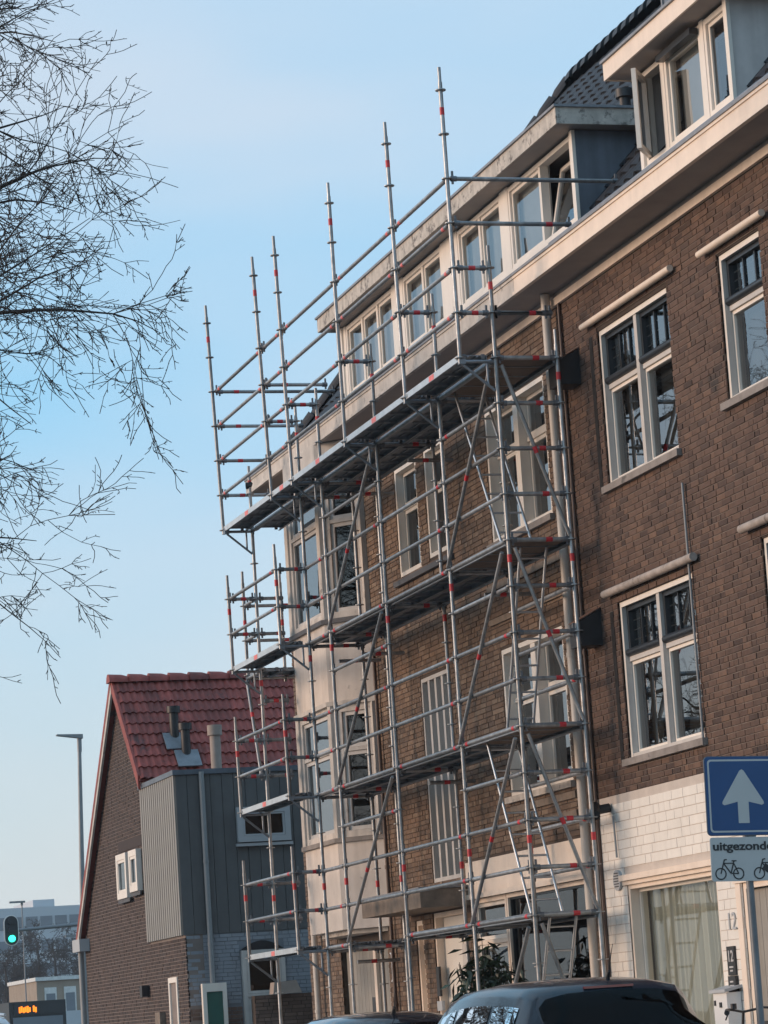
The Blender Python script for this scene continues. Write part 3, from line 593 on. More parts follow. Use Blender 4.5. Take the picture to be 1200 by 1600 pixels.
# ================================================================== scaffold
SC=thing('scaffold','galvanised steel tube scaffold with four decks standing against the brown brick house','scaffold',(-4,.3,.12))
LV=[2.40,4.40,6.40,8.40]; GX=[0,-2.07,-4.64,-7.21,-8.30]; FXE=-10.98
jit=random.Random(2)
def band(p,d,parent,r=.0262,ln=.085,m='red'):
    p=Vector(p); d=Vector(d).normalized(); MB().cyl(p-d*ln/2,p+d*ln/2,r,12).build('red_band',m,parent)
def standard(x,y,z0,z1,bands=(),lean=(0,0),name='standard',spig=True,ros=True):
    T=lambda px,py,pz: (px+lean[0]*(pz-z0)/(z1-z0),py+lean[1]*(pz-z0)/(z1-z0),pz)
    mb=MB(T); zt=z1-.17 if spig else z1
    mb.cyl((x,y,z0),(x,y,zt),.0242,12)
    if spig: mb.cyl((x,y,zt),(x,y,z1),.019,10)
    if ros:
        k=math.ceil((z0-.4+.02)/.5)
        while .4+.5*k<z1-.05:
            z=.4+.5*k; mb.cyl((x,y,z-.005),(x,y,z+.005),.060,12,sm=False); k+=1
    if z0<.3: mb.box(x-.075,x+.075,y-.075,y+.075,z0,z0+.008); mb.cyl((x,y,z0+.25),(x,y,z0+.30),.042,8,sm=False)
    o=mb.build(name,'steel',SC)
    for b in bands: 
        q=Vector(T(x,y,b)); band(q,(lean[0],lean[1],z1-z0),o)
    return o
def ledger(a,b,name='ledger',r=.0242,bands=(),heads=True,m='steel',bm='red'):
    a=Vector(a); b=Vector(b); d=(b-a).normalized(); mb=MB()
    mb.cyl(a+d*.03,b-d*.03,r,12); o=mb.build(name,m,SC)
    if heads:
        for p,s in ((a,1),(b,-1)):
            h=MB(); h.cyl(p+d*s*.035,p+d*s*.10,.031,10); q=p+d*s*.055; h.box(q.x-.011,q.x+.011,q.y-.011,q.y+.011,q.z-.06,q.z+.085)
            h.build('wedge_head','coupler',o)
    for t in bands:
        if heads is False or name=='transom' or jit.random()<.75: band(a+d*t,d,o,r+.002,.075,bm)
    return o
def deck(x0,x1,y0,y1,z,n=1,m='steel_dark',edge=None,marks=()):
    wd=(y1-y0)/n
    for i in range(n):
        a=y0+i*wd+.006; b=y0+(i+1)*wd-.006; mb=MB()
        xa,xb=min(x0,x1)+.04,max(x0,x1)-.04
        mb.box(xa,xb,a,b,z-.006,z); mb.box(xa,xb,a,a+.006,z-.07,z-.0062); mb.box(xa,xb,b-.006,b,z-.07,z-.0062)
        mb.box(xa,xb,a+.0062,a+.03,z-.07,z-.066); mb.box(xa,xb,b-.03,b-.0062,z-.07,z-.066)
        for k in (.33,.67): yy=a+(b-a)*k; mb.box(xa,xb,yy-.012,yy+.012,z-.022,z-.0062)
        k=xa+.15
        while k<xb: mb.box(k-.012,k+.012,a+.0062,b-.0062,z-.05,z-.0222); k+=.5
        o=mb.build('deck_plank',m,SC)
        hk=MB()
        for xx in (xa-.035,xb+.0): 
            for yy in (a+.05,b-.05): hk.box(xx,xx+.035,yy-.02,yy+.02,z-.05,z+.004)
        hk.build('plank_hook','coupler',o)
        if edge and i==0:
            bx('plank_edge','steel_edge',o,xa,xb,a-.004,a-.0003,z-.068,z+.002)
            mb=MB(); 
            for e in (xa+.04,xb-.06): mb.box(e,e+.02,a-.006,a-.0043,z-.05,z-.015)
            mb.build('edge_slot','black',o)
            mid=(xa+xb)/2; bx('edge_mark','pinkmark',o,mid-.09,mid+.09,a-.006,a-.0043,z-.064,z-.004)
# standards
jit=random.Random(2)
for i,x in enumerate(GX):
    standard(x,0,.12,9.65 if i==0 else 9.62,[3.2,6.2,9.2],lean=(jit.uniform(-.01,.01),jit.uniform(-.012,.012)))
    standard(x,.73,.12,8.72 if i in (0,) else 8.40,[3.2,6.2]+([8.2] if i==0 else []),lean=(jit.uniform(-.01,.01),jit.uniform(-.01,.01)))
standard(FXE,0,.12,9.3,[3.2,6.2,9.05])
for i,x in enumerate(GX+[FXE-.1]):                              # outrigger posts of the top deck
    standard(x,-.39,8.34,11.66,[11.16],lean=(0,(-.012,-.03,-.015,-.06,-.08,-.08)[i]),name='guard_post')
# ledgers and guard rails on the street side
xs=GX+[FXE]
for li,z in enumerate(LV[:3]):
    for i in range(4):
        if not (li==0 and i==2): ledger((xs[i],0,z),(xs[i+1],0,z),bands=(.22,abs(xs[i]-xs[i+1])-.22) if i<3 else (.3,))
        for h in (.5,1.0): ledger((xs[i],0,z+h),(xs[i+1],0,z+h),'guard_rail',bands=(jit.choice((.2,.24)),) if i<3 else (.25,))
        if i in (0,2): ledger((xs[i],0,z+1.5),(xs[i+1],0,z+1.5),bands=(abs(xs[i]-xs[i+1])-.25 if i==0 else .25,))
for i in range(5):
    a,b=xs[i],xs[i+1]
    if i==4: b=FXE-.1
    for h in (.5,1.,1.5,2.): ledger((a,-.39,8.40+h),(b,-.39,8.40+h),'guard_rail',bands=(.25,abs(a-b)-.25) if abs(a-b)>2 else (.3,),bm='pinkmark')
    ledger((a,0,8.37),(b if i<4 else FXE,0,8.37))
# inner side
for z in LV:
    for i in range(4):
        if not (z==LV[0] and i in (1,2)): ledger((xs[i],.73,z-.03),(xs[i+1],.73,z-.03))
for z in (2.9,3.4,3.9,4.9,5.4,5.9): ledger((0,.73,z),(-2.07,.73,z),'guard_rail',bands=(.22,))
# transoms across the scaffold
zz=2.4
while zz<8.95:
    ledger((0,0,zz),(0,.73,zz),'transom',bands=(.47,)); zz+=.5
for i,x in enumerate(GX[1:],1):
    for z in LV:
        if z==LV[0] and i==2: pass
        ledger((x,0,z-.04),(x,.73,z-.04),'transom',bands=(.5,) if i>1 else ())
for x in GX[:1]:
    ledger((x,-.39,9.4),(x,0,9.4),'transom',bands=(.2,)); ledger((x,-.39,8.9),(x,0,8.9),'transom',bands=(.2,)); ledger((x,0,8.9),(x,.68,8.9),'transom')
    ledger((x,-.39,10.4),(x,1.62,10.4),'end_guard_rail',bands=(1.6,)); ledger((x,-.39,9.9),(x,1.03,9.9),'end_guard_rail',bands=(1.13,))
for x in GX[1:4]: ledger((x,-.39,9.4),(x,0,9.4),'transom',bands=(.2,))
ledger((-8.30,-.42,9.4),(-8.30,0,9.4),'transom',bands=(.2,))
fx=FXE-.1
for z,ye,bb in ((10.4,1.05,.3),(9.9,.55,.3),(9.4,.0,.3),(8.9,0.,.3)): ledger((fx,-.39-.0,z),(fx,ye+.35,z),'end_guard_rail',bands=(bb,))
ledger((GX[4],-.42,9.9),(GX[4],.5,9.9),'end_guard_rail',bands=(.3,))
# deck planks
for li,z in enumerate(LV):
    for i in range(4):
        if li==0 and i==2: continue
        if i==0: 
            deck(xs[0],xs[1],.0,.73,z+.03,1,'steel_dark')
            bx('deck_panel','ply',SC,xs[1]+.08,xs[0]-.08,.06,.67,z-.012,z-.004)
        else: deck(xs[i],xs[i+1],.02,.71,z+.03,2)
for i in range(5):
    b=xs[i+1] if i<4 else FXE-.1
    deck(xs[i],b,-.40,-.07,8.44,1,edge=True)
deck(xs[4],FXE,.02,.4,8.43,1)
# outrigger brackets: arm, strut
def bracket(x,z,dx=0,ln=.39):
    b=MB(); b.cyl((x,0,z),(x,-ln,z),.02,8); b.cyl((x,-.02,z-.32),(x,-ln+.02,z-.03),.016,8); b.cyl((x,-.09,z-.02),(x,-.09,z-.25),.014,8)
    b.box(x-.03,x+.03,-ln-.02,-ln+.05,z-.03,z+.03); b.build('outrigger_bracket','steel_dark',SC)
for x in xs: bracket(x if x!=FXE else FXE,8.36)
for z in LV[:3]:                                                # outrigger deck in the last bay, in front of the bay window
    for x in (GX[4],FXE):
        bracket(x,z-.03); standard(x-.0 if x==GX[4] else x,-.39,z-.06,z+1.34,[z+.82],name='guard_post',ros=True,lean=(0,-.015))
    deck(GX[4],FXE,-.40,-.07,z+.04,1,edge=True)
    for h in (.5,1.):
        ledger((GX[4],-.39,z+h),(FXE,-.39,z+h),'guard_rail',bands=(.25,))
        ledger((GX[4],-.39,z+h),(GX[4],0,z+h),'transom',bands=(.28,)); ledger((FXE,-.39,z+h),(FXE,0,z+h),'transom',bands=(.2,))
        ledger((FXE,0,z+h),(FXE,.42,z+h),'end_guard_rail',bands=(.3,))
ex=FXE-.73                                                      # far end platform
standard(ex,0,6.3,7.9,[7.15],name='guard_post'); standard(ex,.55,6.3,7.9,[7.15],name='guard_post')
for h in (.5,1.): ledger((ex,0,6.4+h),(ex,.95,6.4+h),'end_guard_rail',bands=(.6,)); ledger((FXE,0,6.4+h),(ex,0,6.4+h),'guard_rail')
deck(FXE,ex,.0,.9,6.42,3); ledger((FXE,0,6.36),(ex,0,6.36)); ledger((ex,0,6.36),(ex,.9,6.36))
ledger((ex,-.02,6.35),(FXE-.02,-.06,4.85),'brace',bands=(.6,)); ledger((FXE,0,5.95),(FXE,.42,5.95),'end_guard_rail',bands=(.2,))
# braces
for z in (8.32,6.32,4.32,2.32):
    z2=z-1.9 if z>3 else .35
    ledger((.045,.05,z+.02),(.045,.70,z2),'end_brace',.022,bands=(1.02,) if z>3 else (),heads=False)
    ledger((-.06,-.045,z-.02),(-2.02,-.045,z2-.02),'face_brace',.022,bands=(1.45,) if z>3 else (),heads=False)
for z in (8.32,6.32,4.32): ledger((-4.70,-.045,z),(-7.17,-.045,z-1.9),'face_brace',.022,bands=(1.7,),heads=False)
# wall ties
for x,z in ((-4.64,4.2),(-7.21,6.1),(-2.07,6.1),(-8.3,6.15),(-7.21,8.2),(-4.64,8.15),(-8.3,2.2)): ledger((x+.04,.35,z),(x+.04,.985,z),'wall_tie',.0242,bands=(.25,),heads=False)
MB().cyl((-10.98,.0,9.02),(-11.0,-.05,9.02),.05,8).cyl((-11.03,0,9.0),(-10.93,0,9.04),.035,8).build('swivel_coupler','black',SC)
def ladder(label,xb,zb,xt,zt,y0,y1):
    t=thing('access_ladder',label,'ladder',(xb,(y0+y1)/2,zb),0,'access ladders inside the scaffold')
    for y in (y0,y1): MB().cyl((xb,y,zb),(xt,y,zt),.017,8).build('stile','alu',t)
    n=int(math.hypot(xt-xb,zt-zb)/.27)
    for i in range(n): f=(i+.6)/n; MB().cyl((xb+(xt-xb)*f,y0,zb+(zt-zb)*f),(xb+(xt-xb)*f,y1,zb+(zt-zb)*f),.012,8).build('rung','alu',t)
ladder('aluminium ladder inside the scaffold, lowest of four, standing on the pavement',-1.5,.125,-.32,2.38,.28,.58)
ladder('aluminium ladder inside the scaffold, second from below, reaching the first floor deck',-.38,2.432,-1.47,4.38,.10,.45)
ladder('aluminium ladder inside the scaffold, third from below, beside the first floor window',-1.30,4.432,-.40,6.38,.28,.58)
ladder('aluminium ladder inside the scaffold, topmost of four, under the top deck',-.48,6.432,-1.75,8.38,.10,.45)

# ================================================================== gabled house with grey box dormer
GH=thing('gabled_house','gabled brick house with red tiled roof and grey boarded side extension','house',(-25.6,5,0))
GXL,GXR,GA=-30.05,-21.1,-25.6; GZ0,GZR=3.40,7.92; GSL=(GZR-GZ0)/(GXR-GA)
roofz=lambda x: GZR-GSL*abs(x-GA)
ops_g=[(-26.15,-25.25,3.98,4.80),(-25.0,-24.3,4.05,4.80),(-22.55,-21.85,.1,2.42)]
gb=MB(FT)
gw=MB(); gw.prism([(GXL,1.009,0),(GXR,1.009,0),(GXR,1.009,roofz(GXR)),(GA,1.009,GZR),(GXL,1.009,roofz(GXL))],(0,.3,0)); front=gw.build('front_wall','mortar_house',GH)
bricks(front,MT['brick_house'],FT,GXL,GXR,.0,GZR,ops_g+[(-23.95,GXR,3.1,6.2)],120,joint=.013,inside=lambda u,z: z<roofz(u)-.08,rng=random.Random(8))
for a,b,c,d in ops_g[:2]: bx('window_backing','black',GH,a+.02,b-.02,.001,.006,c+.02,d-.02,T=FT); window(GH,FT,a,b,c,d,rec=-.075,cw=.11,sw=.05,sill=True,sillm='sill_dark',room=False,glassm='pane_dark')
MB(FT).box(-26.3,-24.2,.002,.012,4.86,5.05).build('soldier_course','brick_house',GH)
MB(FT).ring(-22.55,-21.85,.12,2.42,.09,-.05,.02).build('door_frame','frame',GH); bx('door','pane_dark',GH,-22.46,-21.94,-.04,-.02,.13,2.32,T=FT)
bx('wall_lamp','black',GH,-24.4,-24.2,.0,.14,2.15,2.35,T=FT); bx('meter_box','wood',GH,-23.4,-23.0,.0,.10,1.45,1.85,T=FT)
side=MB().box(GXR-.3,GXR-.009,1.31,9.5,0,3.4).build('side_wall','mortar_greyp',GH)
ST=plane_T(GXR,0,0,1,1,0)
bricks(side,MT['brick_greyp'],ST,1.02,4.2,1.9,3.1,[(1.93,2.72,1.9,2.92)],40,course=.066,rng=random.Random(12))
bricks(side,MT['brick_garden'],ST,1.02,4.2,.0,1.9,[(1.93,2.72,1.0,2.92)],40,course=.066,rng=random.Random(13))
bx('side_wall_body','mortar_greyp',GH,GXL,GXR-.31,9.2,9.5,0,3.4); bx('far_side_wall','mortar_house',GH,GXL,GXL+.3,1.32,9.19,0,3.4)
bx('window_backing','black',GH,GXR+.003,GXR+.008,1.97,2.68,1.22,2.76); w_=window(GH,ST,1.95,2.70,1.2,2.78,rows=((0,.52),(.52,1)),rec=-.075,cw=.07,m='frame_grey',ms='frame_grey',glassm='pane_dark',sill=False,room=False)
arc=MB(ST); pts=[(1.93+.79*i/10,.0,2.78+.16*math.sin(math.pi*i/10)) for i in range(11)]
arc.add(pts+[(p[0],.03,p[2]) for p in pts],[tuple(range(10,-1,-1)),tuple(range(11,22))]+[(i,i+1,12+i,11+i) for i in range(10)]); arc.build('window_arch','black_sash',GH)
# grey boarded box
bz0,bz1=3.11,5.84
bx('box_core','board_shaded',GH,-23.9,GXR-.03,1.0,9.2,bz0,bz1)
for i in range(17): bx('front_board','board_lit',GH,-23.93+.1685*i,-23.93+.1685*i+.118,.94,.998,bz0-.01,bz1-.02)
for i in range(38): 
    y=.965+.205*i; bx('side_board','board_shaded',GH,GXR-.028,GXR+.015,y+.003,y+.199,bz0-.008,bz1-.02)
MB().box(-23.98,GXR+.05,.92,9.3,bz1-.015,bz1+.07).build('box_coping','zinc',GH)
bx('window_backing','black',GH,GXR+.016,GXR+.02,2.03,2.91,4.65,5.19); ww=window(GH,plane_T(GXR+.015,0,0,1,1,0),2.0,2.94,4.62,5.22,rec=-.075,cw=.10,sw=.03,m='grey_pl',ms='grey_pl',glassm='pane_dark',sill=False,room=False)
bx('window_ledge','grey_pl',GH,GXR+.016,GXR+.10,1.97,2.97,4.55,4.60)
pipe(GH,GXR+.07,1.42,2.1,5.86,'pvc_grey',.046,brk=(2.9,4.3))
pipe(GH,GXL-.1,.93,.1,3.25,'pvc_grey',.06,brk=()); bx('rain_hopper','grey_pl',GH,-30.35,-29.6,.80,1.0,3.18,3.42)
# roof: tiles on the slope that faces the street side
sa=math.atan(GSL); ndr=Vector((math.sin(sa),0,math.cos(sa))); sdr=Vector((-math.cos(sa),0,math.sin(sa))); udr=Vector((0,1,0))
XB=GA+(GZR-5.93)/GSL
rf=MB().prism([(GA,.88,GZR),(XB,.88,roofz(XB)),(XB,9.3,roofz(XB)),(GA,9.3,GZR)],ndr*.06).build('roof','tile_red',GH)
MB().prism([(GA,.88,GZR),(GXL-.12,.88,roofz(GXL-.12)),(GXL-.12,9.3,roofz(GXL-.12)),(GA,9.3,GZR)],Vector((-ndr.x,0,ndr.z))*.10).build('far_roof','tile_red',GH)
tl=(GA-(GXR))/-math.cos(sa)
nr=int((XB-GA)/math.cos(sa)/.31)
O=Vector((GA,.90,GZR))-sdr*(nr*.31+.02)+ndr*.055
tiles(rf,MT['tile_red'],O,udr,sdr,ndr,32,nr,.26,.31,.35,2,.035,300)
ridge_tiles(rf,'tile_red',(GA,.86,GZR+.05),(GA,9.3,GZR+.05),22,.13)
vz=[(GA,GZR+.14)]
MB().prism([(GA,.85,GZR+.02),(GXL-.15,.85,roofz(GXL-.15)+.02),(GXL-.15,.85,roofz(GXL-.15)+.17),(GA,.85,GZR+.17)],(0,.05,0)).build('verge_board','tile_red',GH)
MB().prism([(GA,.855,GZR-.14),(GXL-.15,.855,roofz(GXL-.15)-.12),(GXL-.15,.855,roofz(GXL-.15)+.01),(GA,.855,GZR+.01)],(0,.04,0)).build('barge_board','trim_dirty',GH)
MB().prism([(GA,.86,GZR-.12),(XB,.86,roofz(XB)-.12),(XB,.86,roofz(XB)+.14),(GA,.86,GZR+.14)],(0,.045,0)).build('barge_board','tile_red',GH)
for x,y in ((-24.3,1.73),(-23.95,1.85)):
    z=roofz(x); MB().prism([Vector((x,y-.22,z))+sdr*-.25+ndr*.15,Vector((x,y+.22,z))+sdr*-.25+ndr*.15,Vector((x,y+.22,z))+sdr*.2+ndr*.15,Vector((x,y-.22,z))+sdr*.2+ndr*.15],ndr*.02).build('flue_flashing','lead_sheet',GH)
    MB().cyl((x,y,z-.1),(x,y,z+.62),.085,14).cyl((x,y,z+.62),(x,y,z+.74),.125,14).build('roof_flue','black',GH)
MB().cyl((-22.5,2.05,5.8),(-22.5,2.05,6.62),.095,14).cyl((-22.5,2.05,6.62),(-22.5,2.05,6.80),.13,14).build('flue_pipe','flue',GH)
# garden wall, gate and green door between the houses
GWL=thing('garden_wall','low brown brick garden wall beside the gabled house','wall',(-19.5,3,0))
gwb=MB().box(-20.7,-20.5,2.0,6.0,0,2.0).build('wall_core','mortar_mid',GWL)
bricks(gwb,MT['brick_garden'],plane_T(-20.5,0,0,1,1,0),2.0,4.6,.0,2.0,[],60,rng=random.Random(14),depth=.02,proud=.018)
GG=thing('garden_gate','dark slatted garden gate next to the brown garden wall','gate',(-20.2,4.9,0))
for i in range(9): bx('slat','black',GG,-20.3,-20.26,3.05+.12*i,3.05+.12*i+.108,.05,2.45)
bx('gate_rail','black',GG,-20.259,-20.22,3.05,4.12,.5,.6); bx('gate_rail','black',GG,-20.259,-20.22,3.05,4.12,1.9,2.0)
GD=thing('garden_door','dark green garden door in a white frame beside the gabled house','door',(-20.9,1.45,0))
MB(plane_T(-20.9,0,0,1,1,0)).ring(1.2,1.62,.0,2.26,.07,-.08,.03,wt=.14).build('door_frame','frame',GD); bx('door_leaf','door_green',GD,-20.94,-20.9,1.272,1.548,.01,2.118)
CH=tag(MB().prism([(-20.45,2.25,2.005),(-20.45,2.75,2.005),(-20.45,2.66,2.22),(-20.45,2.28,2.20)],(.28,0,0)).build('cardboard_box','flue'),'pale cardboard box standing on the brown garden wall','box')

# ================================================================== road sign
SG=thing('road_sign','blue one way road sign with white arrow on a grey pole','road sign',(9.0,-1.32,.12))
MB().cyl((9.0,-1.36,.12),(9.0,-1.345,3.2),.029,14).build('pole','pole',SG)
def rrect(w,h,r,n=6):
    p=[]
    for cx,cy,a0 in ((w/2-r,h/2-r,0),(-w/2+r,h/2-r,90),(-w/2+r,-h/2+r,180),(w/2-r,-h/2+r,270)):
        for i in range(n+1): t=R(a0+90*i/n); p.append((cx+r*math.cos(t),cy+r*math.sin(t)))
    return p
TLT=R(1.6)
def ST_(cy,cz):                                                 # sign plane faces +x, leans slightly
    c,s=math.cos(TLT),math.sin(TLT)
    return lambda y,z,d: (9.045+d, cy+y*c+z*s, cz-y*s+z*c)
def flat(pts,T,d0,d1,name,m,parent): 
    n=len(pts); mb=MB(); mb.add([T(y,z,d0) for y,z in pts]+[T(y,z,d1) for y,z in pts],[tuple(range(n-1,-1,-1)),tuple(range(n,2*n))]+[(i,(i+1)%n,n+(i+1)%n,n+i) for i in range(n)]); return mb.build(name,m,parent)
S=.61; T1=ST_(-1.37,2.92)
bp_=flat(rrect(S,S,.035),T1,-.012,.0,'sign_plate','sign_back',SG)
flat(rrect(S-.012,S-.012,.032),T1,.0003,.002,'blue_border','sign_blue',bp_); flat(rrect(S-.05,S-.05,.028),T1,.0023,.003,'white_line','sign_white',bp_); flat(rrect(S-.078,S-.078,.02),T1,.0033,.004,'blue_field','sign_blue',bp_)
k=S/.61
arrow=[(-.045,-.21),(.045,-.21),(.045,-.045),(.155,-.072),(.172,-.062),(.170,-.045),(.018,.192),(0,.203),(-.018,.192),(-.170,-.045),(-.172,-.062),(-.155,-.072),(-.045,-.045)]
# concave arrow: shaft and head as two convex pieces
flat([(-.045,-.21),(.045,-.21),(.045,-.03),(-.045,-.03)],T1,.0043,.0052,'arrow_shaft','sign_white',bp_)
flat([(0,-.035),(.155,-.072),(.172,-.062),(.170,-.045),(.018,.192),(0,.203),(-.018,.192),(-.170,-.045),(-.172,-.062),(-.155,-.072)],T1,.0043,.0054,'arrow_head','sign_white',bp_)
T2=ST_(-1.360,2.435)
sp=flat(rrect(.625,.335,.02),T2,-.012,.0,'exception_plate','sign_white',SG)
for o in (text('uitgezonderd',.088,'sign_black','plate_text',sp,Matrix.Rotation(-TLT,4,'X')@ROTX,(9.0475,-1.352,2.532),.0022,1,.595),): pass
ic=MB()
def seg(a,b,wd,T=T2,d=.003):
    a=Vector(a); b=Vector(b); e=(b-a).normalized(); n=Vector((-e.y,e.x))*wd/2
    ps=[a-n,b-n,b+n,a+n]; ic.add([T(p.x,p.y,.0004) for p in ps]+[T(p.x,p.y,d) for p in ps],[(0,1,2,3),(7,6,5,4),(0,1,5,4),(1,2,6,5),(2,3,7,6),(3,0,4,7)])
def circ(c,r,wd,n=24,d=.003):
    for i in range(n):
        a=2*math.pi*i/n; b=2*math.pi*(i+1.15)/n; seg((c[0]+r*math.cos(a),c[1]+r*math.sin(a)),(c[0]+r*math.cos(b),c[1]+r*math.sin(b)),wd,d=d)
def bike(cx,cy,moped=False):
    r=.042; f=(cx-.078,cy-.055); b=(cx+.068,cy-.055); circ(f,r,.009); circ(b,r,.009)
    hd=(cx-.052,cy+.025); st=(cx+.035,cy+.025); bb=(cx+.005,cy-.052)
    seg(f,(cx-.045,cy+.05),.009,d=.0035); seg((cx-.048,cy+.05),(cx-.025,cy+.054),.009,d=.0036); seg(hd,bb,.009,d=.0037); seg(hd,(st[0]-.005,st[1]),.008,d=.0038)
    seg(bb,(cx+.034,cy+.04),.009,d=.0039); seg((cx+.015,cy+.043),(cx+.055,cy+.043),.009,d=.004); seg(bb,b,.008,d=.0041); seg((cx+.033,cy+.022),b,.008,d=.0042)
    if moped: seg((cx-.04,cy+.0),(cx+.01,cy-.035),.05,d=.0043); seg((cx+.02,cy+.02),(cx+.07,cy+.03),.03,d=.0044)
bike(-.160,-.055); bike(.158,-.055,True); ic.build('cycle_symbols','sign_black',sp)
MB().cyl((9.0,-1.31,2.62),(9.03,-1.31,2.62),.035,10).cyl((9.0,-1.31,3.1),(9.03,-1.31,3.1),.035,10).build('sign_clamp','steel',SG)

# ================================================================== cars
def car(name,label,cat,paint,prof,loc,hw=.88,rz=0.,wagon=True,belt=.98,aerial=True):
    root=thing(name,label,cat,loc,rz,'cars along the service road')
    # prof: (l, ztop, half width at roof, half width of body); car points to -x: local x = -l
    rings=[]
    for l,zt,wr,wb in prof:
        bz=min(belt,zt-.03); zr=zt-.10 if zt>belt+.15 else zt-.015
        wbelt=wb*.97
        ys=[(wb*.86,.20),(wb*.98,.33),(wb,.55),(wb*.995,.78 if zt>.85 else zt*.85),(wbelt,bz),(wr*1.01 if zt>belt+.15 else wbelt*.97,zr),(wr*.91 if zt>belt+.15 else wbelt*.85,zt-.035 if zt>belt+.15 else zt),(wr*.62,zt-.002),(0,zt+.014)]
        rings.append([(-l,y,z) for y,z in ys])
    K=len(rings[0]); body=MB()
    vs=[p for r in rings for p in r]+[(p[0],-p[1],p[2]) for r in rings for p in r]; n=len(rings); o2=n*K; fs=[]
    for i in range(n-1):
        for j in range(K-1):
            a,b,c,d=i*K+j,i*K+j+1,(i+1)*K+j+1,(i+1)*K+j; fs+= [(a,b,c,d),(o2+d,o2+c,o2+b,o2+a)]
        fs.append((i*K,(i+1)*K,o2+(i+1)*K,o2+i*K))
    body.add(vs,fs,True)
    for i in (0,n-1): body.add(rings[i]+[(p[0],-p[1],p[2]) for p in rings[i][::-1]],[tuple(range(2*K))])
    bo=body.build('body',paint,root,True)
    def lerp(l,j,off=.0):
        for i in range(n-1):
            if prof[i][0]<=l<=prof[i+1][0]:
                t=(l-prof[i][0])/(prof[i+1][0]-prof[i][0]); a=Vector(rings[i][j]); b=Vector(rings[i+1][j]); return a.lerp(b,t)
    def side_window(l0,l1,nm='side_window',steps=6):
        for s in (1,-1):
            mb=MB()
            for i in range(steps):
                qa=l0+(l1-l0)*i/steps; qb=l0+(l1-l0)*(i+1)/steps
                P=[]
                for l,f in ((qa,.08),(qb,.08),(qb,.88),(qa,.88)):
                    a,b=lerp(l,4),lerp(l,5); p=a.lerp(b,f); P.append((p.x,s*(p.y+.006),p.z))
                mb.add(P,[(0,1,2,3) if s<0 else (3,2,1,0)],True)
            mb.build(nm,'car_glass',root,True)
    def cross_glass(l0,l1,nm,ins=.06,steps=16):
        mb=MB(); rows=[]
        for i in range(steps+1):
            l=l0+(l1-l0)*i/steps; pts=[]
            for j,s in ((5,1),(6,1),(7,1),(8,1),(7,-1),(6,-1),(5,-1)):
                p=lerp(l,j); nx=.022; pts.append((p.x+(nx if l<1 else -nx),s*p.y*.98,p.z+.016))
            rows.append(pts)
        vv=[p for r in rows for p in r]
        f=[(i*7+j,i*7+j+1,(i+1)*7+j+1,(i+1)*7+j) for i in range(steps) for j in range(6)]
        mb.add(vv,f,True); a=Vector(vv[1])-Vector(vv[0]); b=Vector(vv[7])-Vector(vv[0])
        if a.cross(b).z<0: mb.f=[tuple(reversed(q)) for q in mb.f]
        mb.build(nm,'car_glass_dark' if nm=='rear_window' else 'car_glass',root,True)
    return root,side_window,cross_glass,lerp
def wheels(root,ls,hw,r=.31):
    for l in ls:
        for s in (1,-1):
            t=MB().tor((-l,s*(hw-.1),r),r-.075,.075,'y',24,8,1.25).build('wheel','tyre',root,True)
            d=MB().cyl((-l,s*(hw-.13),r),(-l,s*(hw-.03),r),.19,20)
            d.build('rim','rim',t,True)
mpv=[(0,.62,.55,.80),(.06,.98,.60,.86),(.14,1.10,.62,.87),(.30,1.38,.60,.88),(.40,1.50,.60,.885),(.46,1.555,.615,.885),(.75,1.59,.635,.89),(1.2,1.615,.65,.89),(1.7,1.62,.655,.89),(2.2,1.595,.65,.89),(2.6,1.53,.63,.89),(3.0,1.32,.60,.885),(3.4,1.08,.58,.87),(3.6,.98,.6,.86),(3.95,.88,.6,.83),(4.2,.72,.55,.76),(4.28,.5,.5,.68)]
CR,sw1,cg1,lp=car('parked_car','dark blue people carrier parked under the road sign, rear towards the viewer','car','paint_blue',mpv,(9.05,-2.43,.004))
sw1(.62,1.15); sw1(1.22,2.05); sw1(2.13,2.95); cg1(.16,.39,'rear_window'); cg1(2.68,3.38,'windscreen'); wheels(CR,(.75,3.45),.89)
MB().box(-.44,-.405,-.2,.2,1.530,1.548).build('brake_light','lampred',CR,True)
for s in (1,-1): MB().box(-.14,-.02,s*.70-.1,s*.70+.1,.72,1.12).build('tail_light','lampred',CR,True)
MB().cyl((-.75,.12,1.60),(-.70,.12,1.66),.022,8,.012).cyl((-.72,.12,1.64),(-.58,.12,1.86),.006,6,.003).build('aerial','black',CR,True)
MB().box(-.02,.03,-.8,.8,.28,.6).build('bumper','paint_blue',CR,True); MB().box(.03,.036,-.26,.26,.62,.73).build('licence_plate','sign_white',CR,True)
hb=[(0,.6,.5,.78),(.05,.92,.55,.83),(.2,1.10,.58,.84),(.5,1.36,.58,.85),(.62,1.43,.58,.85),(1.0,1.47,.60,.86),(1.6,1.48,.61,.86),(2.1,1.44,.6,.86),(2.6,1.22,.57,.85),(3.0,.98,.55,.84),(3.5,.88,.55,.8),(3.85,.68,.5,.72),(3.95,.5,.45,.64)]
CB,s2,g2,_=car('parked_car','black hatchback parked in front of the dark blue people carrier, only its roof showing','car','paint_black',hb,(3.55,-2.45,.004),belt=.92)
s2(.7,1.3); s2(1.38,2.3); g2(.22,.48,'rear_window'); g2(2.2,2.85,'windscreen'); wheels(CB,(.65,3.2),.86,.29)
MB().cyl((-.72,0,1.45),(-.66,0,1.52),.03,8,.012).cyl((-.66,0,1.5),(-.60,0,1.72),.006,6,.003).build('aerial','black',CB,True)
suv=[(a,b*1.17 if b>.9 else b,c,d) for a,b,c,d in mpv]
CW,s3,g3,_=car('car','white car with roof rails on the road at the lower left corner','car','paint_white',suv,(-13.0,-3.95,.004))
